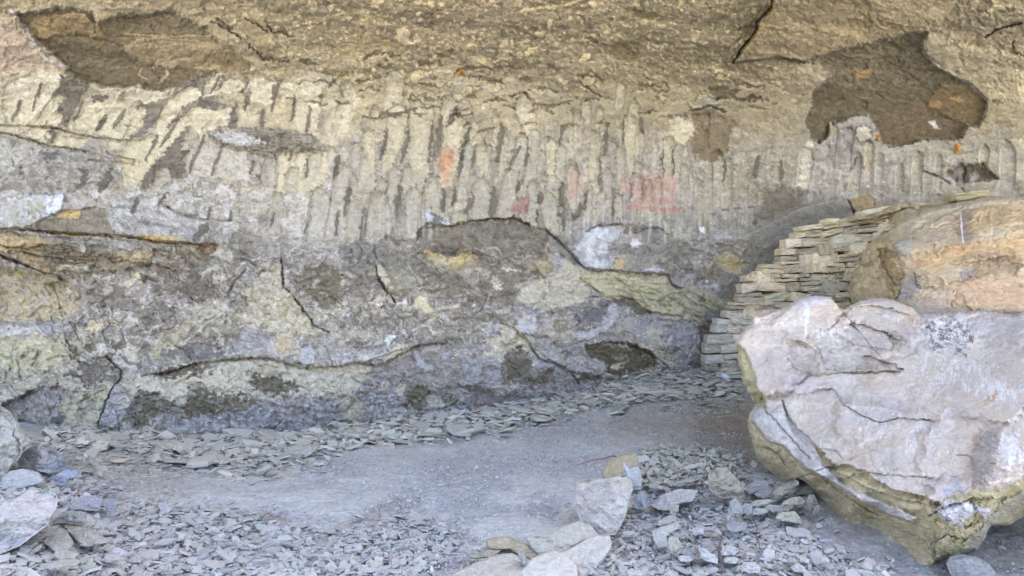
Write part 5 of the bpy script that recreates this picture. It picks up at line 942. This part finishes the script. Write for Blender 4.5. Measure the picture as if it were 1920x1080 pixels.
lying('shelly_rock', Z(8,(700,945),(760,955),(830,930),(900,935),(850,975),(760,985),(710,975)), 'low crumbling olive rock edge at the bottom, left of the ochre ledge', (164,158,138), s=.7, seed=29, thick=.1, D0=4.3)
# rubble right of centre
lying('wedge_rock', R_((945,290),(960,265),(1010,238),(1080,235),(1120,270),(1180,330),(1220,380),(1275,460),(1272,500),(1200,500),(1130,465),(1060,480),(1000,450),(950,400)), 'tan-grey wedge-shaped rock standing highest in the rubble left of the boulder', (172,165,146), s=.25, seed=31, thick=.22, facet=.02, D0=5.35, rel=.9)
items = [
 ([(480,370),(530,362),(650,395),(655,415),(540,408),(490,400)],'thin curved slate plate lying flat under the olive plates',gr,.3),
 ([(665,385),(700,345),(780,320),(890,285),(905,300),(860,335),(780,370),(730,390),(700,375)],'long narrow slate bar lying aslant above the broad scalloped slab',gr,.4),
 ([(495,525),(560,470),(640,430),(720,400),(870,410),(850,450),(820,500),(740,515),(690,530),(640,570),(560,565)],'broad scalloped blue-grey slab in the middle of the right-hand rubble',bl,.75),
 ([(365,520),(375,460),(420,415),(455,420),(480,470),(475,530),(440,560),(380,555)],'pointed grey slate leaning beside the blunt-ended rock',(160,164,166),.35),
 ([(645,560),(660,530),(720,525),(715,570),(690,600),(660,600)],'small grey stone tucked below the scalloped slab',gr,.5),
 ([(550,680),(560,655),(620,615),(690,595),(700,650),(640,680),(570,688)],'pinkish grey wedge stone below the scalloped slab',(182,174,164),.6),
 ([(512,740),(560,700),(640,680),(700,655),(722,680),(700,720),(620,770),(640,850),(560,860),(520,800)],'wide pale blue slab under the pinkish wedge',bl,.8),
 ([(280,745),(300,730),(370,728),(395,745),(380,770),(310,780)],'small oval slate beside the smooth pale slab',gl,.5),
 ([(632,820),(640,780),(680,768),(710,780),(745,850),(748,880),(700,925),(660,910),(640,870)],'blocky buff stone standing left of the dark cracked slab',(178,172,154),.2),
 ([(755,870),(790,860),(830,900),(850,930),(830,960),(770,930)],'dark cracked slab between the blocky buff stone and the white-topped stone',(150,150,150),.6),
 ([(840,845),(880,848),(940,880),(1000,920),(1025,945),(1020,985),(940,970),(890,940),(880,890)],'white-topped angular stone with a sharp shaded front, left of the dark stick',(190,190,184),.45),
 ([(710,930),(740,918),(800,925),(825,955),(800,975),(730,970)],'flat pale stone at the foot of the blocky buff stone',gl,.6),
 ([(1055,860),(1090,838),(1150,845),(1190,880),(1150,920),(1060,920)],'squarish pale stone right of the dark stick, upper of two',gl,.55),
 ([(1065,950),(1090,930),(1160,930),(1190,950),(1160,985),(1080,980)],'flat pale stone right of the dark stick, lower of two',gl,.65),
 ([(1210,1010),(1240,975),(1310,970),(1355,1010),(1345,1055),(1260,1060),(1215,1040)],'rounded pale stone near the bottom edge, right of the dark stick',gl,.5),
 ([(300,1040),(350,1020),(440,1050),(430,1080),(330,1085)],'pale stone on the bottom edge left of the dark stick',gl,.6),
 ([(1225,440),(1250,370),(1330,325),(1380,330),(1420,350),(1390,400),(1330,430),(1280,445)],'grey slab leaning behind the wedge-shaped rock',(156,154,148),.5),
 ([(1300,440),(1390,395),(1450,400),(1440,440),(1380,485),(1340,470)],'grey slab lying against the long tilted slab',(150,148,142),.6),
 ([(1430,480),(1450,430),(1520,370),(1600,310),(1655,345),(1650,370),(1600,400),(1530,460),(1470,505),(1435,500)],'long tilted slab propped under the great boulder',(168,162,144),.5),
 ([(1275,510),(1310,490),(1430,480),(1445,500),(1400,530),(1330,548),(1285,535)],'flat cream-topped stone at the tip of the wedge-shaped rock',(186,182,164),.45),
 ([(1110,500),(1150,472),(1210,520),(1215,590),(1190,600),(1150,600),(1100,680),(1090,620),(1110,560)],'tall greyish stone leaning right of the scalloped slab',(162,162,156),.5),
 ([(1205,540),(1230,515),(1290,520),(1292,590),(1250,605),(1215,585)],'squarish bluish stone below the cream-topped stone',(172,170,166),.5),
 ([(1292,560),(1320,548),(1400,555),(1420,585),(1370,605),(1300,600)],'small pale slab right of the squarish bluish stone',(180,180,172),.5),
 ([(1380,545),(1420,520),(1500,530),(1530,580),(1450,585)],'thin slate plate below the long tilted slab',(166,164,154),.65),
 ([(1508,545),(1530,500),(1590,470),(1660,460),(1700,490),(1690,520),(1620,530),(1570,575),(1520,565)],'lumpy tan slab between the tilted slab and the oval pale stone',(174,168,146),.5),
 ([(1600,440),(1680,385),(1740,375),(1780,430),(1700,440),(1640,450)],'flat slab half hidden under the boulder edge',(152,147,128),.7),
 ([(1715,480),(1730,445),(1775,445),(1800,510),(1780,560),(1750,600),(1720,560)],'dark upright slate next to the boulder foot, left of its twin',(138,134,122),.2),
 ([(1750,600),(1775,540),(1810,525),(1822,570),(1790,610),(1765,614)],'small dark slate leaning on the dark upright slate',(146,140,126),.25),
 ([(1472,620),(1500,590),(1560,578),(1620,575),(1660,620),(1675,670),(1600,665),(1520,650),(1480,640)],'oval pale stone lying alone below the lumpy tan slab',(182,178,160),.45),
 ([(1590,1010),(1640,975),(1700,1010),(1700,1050),(1620,1050)],'blocky grey stone near the bottom edge under the boulder',gl,.5),
 ([(1550,970),(1580,930),(1620,940),(1640,980),(1590,1000)],'grey stone beside the blocky one under the boulder',gr,.4),
 ([(1630,930),(1670,915),(1735,950),(1730,985),(1660,970)],'pale stone right of the grey stone near the bottom edge',gl,.6),
 ([(1815,940),(1850,920),(1890,950),(1885,985),(1830,980)],'small stone at the bottom below the boulder underside',gl,.4),
 ([(1175,300),(1200,293),(1265,300),(1270,318),(1210,323),(1180,318)],'small oval slate above the leaning grey slabs',(168,166,150),.5),
 ([(985,720),(1020,705),(1060,760),(1010,760)],'small pale triangular stone above the dark stick',gl,.5),
 ([(1080,680),(1150,650),(1250,670),(1240,720),(1140,740),(1100,720)],'broad dusty slab half sunk below the leaning stone',(160,160,160),.85),
 ([(815,720),(860,690),(920,710),(910,750),(840,765)],'pale angular stone left of the small triangular stone',gl,.6)]
for q, (pts, lab, c, s_) in enumerate(items):
    lying('rubble_stone', R_(*pts), lab, c, 'stone', s=s_, seed=300+q*3, thick=.05+.0006*(max(p[0] for p in pts)-min(p[0] for p in pts)), rel=.6, facet=.004, fsize=14, edge=.012, jit=.9)
lying('pale_stone', Z(9,(1130,965),(1150,960),(1190,975),(1200,998),(1150,1000)), 'small pale stone alone on the dust beneath the boulder underside', (184,180,170), 'stone', s=.3, seed=402, thick=.06)
lying('pale_stone', Z(9,(870,905),(910,910),(930,965),(880,960),(860,940)), 'pale stone alone on the dust left of the boulder underside', gl, 'stone', s=.5, seed=403, thick=.06)
lying('smooth_rock', Z(9,(1480,1010),(1500,970),(1560,955),(1650,970),(1720,1010),(1760,1060),(1755,1130),(1560,1130),(1500,1060)), 'smooth rounded rock lying under the lowest corner of the boulder', (166,162,158), s=.45, seed=404, thick=.25, D0=4.1)
# left-hand pile
def streak(p): 
    u = p.py+.35*p.px; p.h[:] += .012*fbm(u/9+.8*p.w1x, p.px/50, 4, 91)+.03*fbm(p.px/30,p.py/20,4,93); p.col[:] = p.col*(1+.06*fbm(u/6, p.px/60, 3, 92))[:,None]
lying('angular_boulder', L_((-220,30),(-60,40),(20,75),(60,100),(95,160),(150,225),(205,265),(160,310),(75,410),(30,500),(-40,520),(-220,500)), 'angular pale boulder at the left edge, highest of the left-hand pile', (188,182,172), 'boulder', s=.2, seed=51, fac=1.0, thick=.6, two=(170,166,152), facet=.05, fsize=60, D0=5.45, rel=.7)
lying('shattered_rock', L_((100,400),(140,340),(200,300),(260,310),(330,350),(400,400),(390,440),(300,470),(200,450),(110,440)), 'pale shattered rock just right of the angular boulder', (186,184,184), s=.55, seed=52, fac=1.1, thick=.25, D0=5.7, facet=.02, fsize=22)
lying('rounded_slab', L_((0,570),(10,500),(60,455),(130,440),(230,460),(265,500),(262,525),(190,545),(120,570),(60,595)), 'thick smooth slab lying below the angular boulder on the left', (188,184,178), s=.5, seed=53, fac=.3, thick=.2, D0=5.15)
lying('streaked_rock', L_((-220,660),(-40,650),(60,640),(120,600),(180,570),(300,575),(345,600),(340,680),(280,780),(200,840),(120,900),(-20,960),(-220,980)), 'long streaked lavender-grey rock at the left edge below the smooth slab', (194,188,182), 'boulder', s=.62, seed=54, fac=.7, thick=.5, extra=streak, rel=.5)
left_items = [
 ([(290,510),(330,480),(400,440),(460,440),(468,490),(420,500),(380,540),(345,535)],'small rock with a rust brown underside, right of the smooth slab',(172,172,180),.3),
 ([(400,385),(430,372),(510,375),(505,398),(450,395)],'thin pale slate chip on the dust, farthest right of the left-hand pile',gl,.5),
 ([(332,740),(370,700),(440,690),(515,700),(515,755),(440,772),(350,760)],'olive-edged slate plate stacked on the wide ridged plate',(160,162,156),.6),
 ([(380,775),(430,770),(520,780),(640,860),(620,885),(520,905),(480,900),(440,850)],'wide ridged plate under the olive-edged slate plate',gr,.75),
 ([(350,680),(440,640),(490,600),(560,600),(622,630),(590,690),(500,690),(420,690)],'layered pink-flecked slab behind the olive-edged slate plate',(170,166,166),.65),
 ([(612,640),(680,610),(697,680),(680,725),(640,710)],'squarish leaning slate at the right end of the layered slab',(156,156,156),.5),
 ([(525,635),(560,625),(575,645),(545,658)],'small creamy stone sitting on the layered slab',(206,196,180),.4),
 ([(260,880),(300,830),(360,790),(390,800),(440,880),(400,940),(320,930)],'flat grey plate left of the wide ridged plate',gr,.8),
 ([(320,960),(330,920),(420,930),(475,945),(440,980),(360,990)],'flat slate slab low in the left heap, upper of two',gr,.75),
 ([(250,1010),(350,985),(450,975),(490,990),(440,1030),(300,1045)],'long flat slate slab low in the left heap, lower of two',gr,.75),
 ([(600,985),(640,950),(720,950),(700,985),(640,1000)],'bluish flat slab right of the long slate slab',bl,.8),
 ([(600,570),(650,560),(720,575),(700,590),(620,595)],'thin dark-edged slate on the dust above the layered slab',(158,158,150),.5),
 ([(330,310),(260,315),(300,350),(360,375)],'thin slate splinter propped on the shattered rock',(170,170,160),.4),
 ([(100,430),(150,420),(190,430),(150,445)],'thin yellowish slate above the smooth slab',(178,176,150),.4),
 ([(470,560),(540,530),(560,545),(500,575)],'small slate beside the rust brown rock',gr,.6)]
for q, (pts, lab, c, s_) in enumerate(left_items):
    lying('slate_slab', L_(*pts), lab, c, 'stone slab', s=s_, seed=500+q*3, thick=.07, rel=.5, facet=.004, fsize=14, edge=.012)
# ================================================================ THE DRY STONE WALL
def Dw(x, y): return 10.75-(x-1350)*.0019+(710-y)*-.0004
M_WALL = rock_material('dry_stone', bump=.6, contrast=.14, rand=0., scale=2.0)
wallroot = empty('dry_stone_wall', (3.1, 10.9, .3))
tag(wallroot, 'rough dry stone wall of flat olive-grey slabs stepping up behind the boulders', 'stone wall')
def stone(x0, y0, w_, h_, ang, seed, col, dpt=.3, parent=wallroot, name='stone', pull=0.):
    """one slab: centre and size as seen on the wall face"""
    r = np.random.default_rng(seed); D_ = float(Dw(x0, y0))-pull; s = D_/F; W, H, T = w_*s/2, h_*s/2, dpt/2
    n = 7; g = np.linspace(-1,1,n); vs = {}; co = []; faces = []
    def vid(a, b, c):
        k = (round(a,4), round(b,4), round(c,4))
        if k not in vs: vs[k] = len(co); co.append(k)
        return vs[k]
    for ax in range(3):
        for sg in (-1,1):
            for i in range(n-1):
                for j in range(n-1):
                    q = [(g[i],g[j]),(g[i+1],g[j]),(g[i+1],g[j+1]),(g[i],g[j+1])]; idx = []
                    for u, v in q:
                        p = [0,0,0]; p[ax] = sg; p[(ax+1)%3] = u; p[(ax+2)%3] = v; idx.append(vid(*p))
                    faces.append(idx if sg > 0 else idx[::-1])
    q = np.array(co, float); nr = (np.abs(q)**14).sum(1)**(1/14); q = q/nr[:,None]
    cj = r.uniform(-.22,.22,(2,2,2,2)); cj[...,1] *= 1.5                       # skewed corners
    wt = lambda sx_, sz_: (1+sx_*q[:,0])/2*(1+sz_*q[:,2])/2
    dx = sum(wt(a,b)*cj[(a+1)//2,(b+1)//2,0,0] for a in (-1,1) for b in (-1,1)); dz = sum(wt(a,b)*cj[(a+1)//2,(b+1)//2,0,1] for a in (-1,1) for b in (-1,1))
    nz = perlin(q[:,0]*2.3+seed, q[:,2]*2+q[:,1]*3, seed%97); nz2 = perlin(q[:,0]*5+seed, q[:,2]*4+q[:,1]*5, seed%89)
    X_ = W*(q[:,0]+dx*.5)+H*.22*nz; Z_ = H*(q[:,2]*(1+.08*nz)+dz*.75+.08*nz2); Y_ = T*q[:,1]+.035*nz+.015*nz2
    ca, sa = math.cos(ang), math.sin(ang); v = np.stack([X_*ca-Z_*sa, Y_, X_*sa+Z_*ca], -1)
    c = lin(col)*(1+r.normal(0,.06))*(1+r.normal(0,.015,3)); cc = c[None]*(1+.10*nz2+.06*nz)[:,None]
    me = new_mesh(name, v, faces, False, cc)
    ctr = unproj(x0, y0, D_+T)
    o = link(name, me, M_WALL, parent, np.array(ctr)-(np.array(parent.location) if parent else 0)); return o
Lx = np.array([(375,1835),(384,1770),(392,1690),(402,1640),(412,1600),(422,1545),(434,1500),(446,1493),(457,1488),(468,1461),(483,1457),(495,1450),(507,1443),(517,1423),(527,1400),(540,1392),(550,1387),(562,1377),(573,1367),(590,1361),(605,1350),(620,1333),(643,1320),(660,1316),(677,1313),(712,1312)])
def left(y): return float(np.interp(y, Lx[:,0], Lx[:,1]))
Rx = [(375,1860),(392,1760),(405,1725),(425,1700),(450,1660),(480,1625),(520,1612),(575,1615),(590,1600),(600,1440),(640,1410),(712,1405)]
def right(y): return float(np.interp(y, [p[0] for p in Rx], [p[1] for p in Rx]))
st_list = []; rr = np.random.default_rng(11); y = 708.
while y > 398:
    h = rr.uniform(13,21) if y > 540 else rr.uniform(12,19)
    slope = -.02-.26*np.clip((520-y)/110, 0, 1)
    xl = left(y)+rr.uniform(-7,8); x = xl
    while True:
        w_ = rr.choice([rr.uniform(20,34), rr.uniform(30,58)]); yy = y+slope*(x+w_/2-xl)*(.55 if y > 430 else .38)
        if x > right(yy)+18: break
        big = rr.random() < .12 and y < 600
        an_ = lambda s_: math.radians(-rr.normal(-1.5-10*np.clip((520-y)/110,0,1), s_))
        if rr.random() < .42 and not big:
            f_ = rr.uniform(.35,.65); ww = rr.uniform(.75,1.05)
            st_list.append((x+w_/2+rr.uniform(-4,4), yy-h*f_/2, w_*ww+1.5, h*f_*.92, an_(3))); st_list.append((x+w_/2+rr.uniform(-5,5), yy-h*(f_+(1-f_)/2), w_*ww+1.5, h*(1-f_)*.92, an_(3)))
        else: st_list.append((x+w_/2, yy-h/2+rr.uniform(-.8,.8), w_+1.5, h*(1.45 if big else rr.uniform(.80,.96)), an_(5)))
        x += w_*rr.uniform(.93,1.0)
    y -= h*.97
wc = [(216,202,174),(198,188,164),(226,212,184),(182,172,150),(210,200,180)]
# hidden ones drop out, the ones that show largest stay single parts
order = sorted(range(len(st_list)), key=lambda k: -st_list[k][2]*st_list[k][3]*(0 if (st_list[k][1] > 640 and st_list[k][0] > 1400) else 1))
few = set(order[:99]); rest = []
for k, (x0, y0, w_, h_, a_) in enumerate(st_list):
    c = wc[int(rr.integers(5))]; 
    if y0 > 600: c = tuple(int(v*f) for v, f in zip(c, (.98,1.0,1.06)))
    o = stone(x0, y0, w_, h_, a_, 1000+k, c, dpt=rr.uniform(.25,.36), pull=rr.uniform(-.03,.05))
    if k not in few: rest.append(o)
print('wall stones', len(st_list))
if rest:
    co_, fa_, cl_, n0 = [], [], [], 0
    for o in rest:
        m_ = o.data; v = np.zeros(len(m_.vertices)*3, np.float32); m_.vertices.foreach_get('co', v); v = v.reshape(-1,3)+np.array(o.location)
        f = np.zeros(len(m_.polygons)*4, np.int32); m_.polygons.foreach_get('vertices', f); c4 = np.zeros(len(v)*4, np.float32); m_.color_attributes['Col'].data.foreach_get('color', c4)
        co_.append(v); fa_.append(f.reshape(-1,4)+n0); cl_.append(c4.reshape(-1,4)[:,:3]); n0 += len(v)
    for o in rest: bpy.data.objects.remove(o)
    o = link('small_stones', new_mesh('small_stones', np.concatenate(co_), np.concatenate(fa_), False, np.concatenate(cl_)), M_WALL, wallroot); o['kind'] = 'stuff'
# hearting behind the face stones
hx, hy = np.meshgrid(np.linspace(0,1,60), np.linspace(402,712,60)); LL = np.vectorize(left)(hy)+8; RR = np.vectorize(right)(hy)+60
hX = LL+(RR-LL)*hx; sl_ = -.26*np.clip((520-hy)/110,0,1)*.5; hY = hy+4+sl_*(hX-LL); hD = Dw(hX,hY)+.19+.05*perlin(hX/7,hY/6,3)
fv = unproj(hX,hY,hD).reshape(-1,3); bv = unproj(hX,hY,hD+.25).reshape(-1,3); nn = len(fv); gf = grid_faces(60,60)
idx = np.arange(nn).reshape(60,60); ed = np.r_[idx[0,:],idx[1:,-1],idx[-1,-2::-1],idx[-2:0:-1,0]]; e2 = np.roll(ed,-1)
hv = np.concatenate([fv,bv])-np.array(wallroot.location)
link('hearting', new_mesh('hearting', hv, np.concatenate([gf, gf[:,::-1]+nn, np.stack([ed,e2,e2+nn,ed+nn],-1)]), False, lin((120,116,96))*np.ones((2*nn,1))), M_WALL, wallroot)
# loose blocks on the top, each one lifts off
caps = [((1600,38),210,44,-8,'long tan cap slab highest on the wall, resting against the cliff'),((1412,105),95,40,-8,'blocky cap stone left of the highest slab'),((1258,160),120,60,-5,'rounded grey cap stone against the banded boulder'),((1238,102),62,26,0,'small tan cap stone on the wall crest'),
        ((1185,112),60,34,-25,'dark pointed cap stone on the wall crest'),((1340,122),90,22,-22,'thin cap slab between the rounded stone and the blocky one'),((1010,165),110,20,-4,'flat cap slab at the start of the sloping crest'),((1130,135),110,20,-14,'thin slanting cap slab midway up the crest')]
for q, ((x0,y0),w_,h_,a_,lab) in enumerate(caps):
    o = stone(1280+x0/3, 354+y0/3, w_/3, h_/3, math.radians(-a_), 3000+q, (182,171,140) if q!=2 else (174,164,138), dpt=.3, parent=None, name='cap_stone', pull=.25)
    tag(o, lab, 'cap stone')
# --- small left things
def tube(name, pts, rad, c, label, cat, parent=None, rough=.7, nseg=7):
    pts = np.array(pts, float); n = len(pts); co_ = []; fa_ = []
    for i in range(n):
        d = pts[min(i+1,n-1)]-pts[max(i-1,0)]; d /= np.linalg.norm(d)+1e-9; u = np.cross(d,(0.3,.2,1)); u /= np.linalg.norm(u); v = np.cross(d,u)
        rr_ = rad[i] if hasattr(rad,'__len__') else rad
        for j in range(nseg): a = 2*math.pi*j/nseg; co_.append(pts[i]+rr_*(math.cos(a)*u+math.sin(a)*v))
    for i in range(n-1):
        for j in range(nseg): j2=(j+1)%nseg; fa_.append([i*nseg+j,i*nseg+j2,(i+1)*nseg+j2,(i+1)*nseg+j])
    fa_.append(list(range(nseg))[::-1]); fa_.append(list(range((n-1)*nseg,n*nseg)))
    m = bpy.data.materials.new(cat.replace(' ','_')); m.use_nodes = True; b = m.node_tree.nodes['Principled BSDF']; b.inputs['Roughness'].default_value = rough
    nz_ = m.node_tree.nodes.new('ShaderNodeTexNoise'); nz_.inputs['Scale'].default_value = 60; rp = m.node_tree.nodes.new('ShaderNodeMixRGB'); rp.inputs[1].default_value = (*lin(c)*.8,1); rp.inputs[2].default_value = (*np.minimum(lin(c)*1.2,1),1)
    m.node_tree.links.new(nz_.outputs['Fac'], rp.inputs[0]); m.node_tree.links.new(rp.outputs[0], b.inputs['Base Color'])
    o = link(name, new_mesh(name, co_, fa_, True), m, parent)
    if label: tag(o, label, cat)
    return o
def gpt(n, x, y, dz=0.):
    (a, b), = Z(n, (x, y)); X, Y, z = p2g(np.array([a]), np.array([b])); return (X[0], Y[0], z[0]+dz)
tube('plastic_tube', [gpt('S',172,1064,.05),gpt('S',190,1058,.055),gpt('S',225,1050,.06),gpt('S',248,1042,.06)], [.055,.06,.06,.06], (226,230,238), 'short white plastic tube lying at the foot of the stone wall', 'litter', rough=.4, nseg=14)
tube('paper_scrap', [gpt('S',195,1030,.08),gpt('S',210,1015,.14),gpt('S',230,1030,.10)], [.02,.05,.02], (206,210,222), 'crumpled pale paper scrap behind the white tube', 'litter', nseg=5)
tube('stick', [gpt('R',1055,800,.03),gpt('R',1050,840,.05),gpt('R',1040,900,.055),gpt('R',1030,950,.06),gpt('R',1036,1000,.06),gpt('R',1050,1050,.05),gpt('R',1062,1100,.04)], [.003,.005,.0065,.007,.0075,.008,.008], (112,96,100), 'dark curved stick lying upright in the picture on the rubble near the bottom edge', 'stick')
tube('root', [gpt(8,1320,545,.13),gpt(8,1400,535,.16),gpt(8,1480,528,.17),gpt(8,1530,505,.16),gpt(8,1560,490,.12),gpt(8,1590,455,.10)], [.004,.006,.006,.006,.007,.005], (158,112,92), 'thin reddish root along the top of the blunt-ended rock', 'root')
tw = [((1315,810),(1340,880),(1350,930)),((1300,690),(1330,760),(1320,800)),((850,900),(870,960),(830,980)),((700,940),(720,975),(760,980))]
for q, pts in enumerate(tw):
    tube('twig', [gpt('R',*p,.05) for p in pts], [.0025,.004,.003], (120,92,88), ['thin brown twig right of the squarish pale stones','thin brown twig above the squarish pale stones','short twig beside the white-topped stone','short twig by the flat pale stone under the blocky buff one'][q], 'twig')
# red leaf bits
bits = [('R',975,455),('R',960,465),('R',990,470),('R',705,600),('R',970,800),('R',905,835),('R',1205,945),('R',860,940),('R',1290,700),('R',1330,690),('L',470,655),('L',505,855),('L',455,640),('R',1100,650),('R',1000,470)]
leafm = bpy.data.materials.new('dry_red_leaf'); leafm.use_nodes = True; leafm.node_tree.nodes['Principled BSDF'].inputs['Base Color'].default_value = (.42,.13,.10,1); leafm.node_tree.nodes['Principled BSDF'].inputs['Roughness'].default_value = .8
lf = new_mesh('leaf', [(-.02,0,0),(-.005,.008,.004),(.02,.002,.001),(.004,-.008,.005),(-.02,0,-.001),(-.005,.008,.003),(.02,.002,0),(.004,-.008,.004)], [[0,3,2,1],[4,5,6,7],[0,1,5,4],[1,2,6,5],[2,3,7,6],[3,0,4,7]], False); lf.materials.append(leafm)
for q, (n_, a_, b_) in enumerate(bits):
    o = bpy.data.objects.new('dry_leaf', lf); C.objects.link(o); o.location = gpt(n_, a_, b_, .055); s_=rng.uniform(.6,1.1); o.scale=(s_,s_,s_); o.rotation_euler = (rng.normal(.3,.3), rng.normal(0,.3), rng.uniform(0,6)); tag(o, 'tiny dry red leaf scrap among the grey rubble', 'leaf', 'dry red leaf scraps')
# a tuft of weed at the wall foot
wr = empty('weed_tuft', gpt('S',125,1052)); tag(wr, 'tiny green weed tuft left of the white tube', 'weed')
wm = bpy.data.materials.new('weed_green'); wm.use_nodes = True; wm.node_tree.nodes['Principled BSDF'].inputs['Base Color'].default_value = (.06,.13,.03,1)
wv, wf = [], []
for k in range(26):
    a = rng.uniform(0,6.28); l = rng.uniform(.03,.08); b = rng.uniform(.2,.9); c_ = np.array([math.cos(a)*l*b, math.sin(a)*l*b, l]); s_ = np.array([-math.sin(a),math.cos(a),0])*.008; m_ = c_*.55; n0 = len(wv)
    wv += [(0,0,0), tuple(m_+s_), tuple(c_), tuple(m_-s_)]; wf.append([n0,n0+1,n0+2,n0+3])
link('leaves', new_mesh('leaves', wv, wf, False), wm, wr)
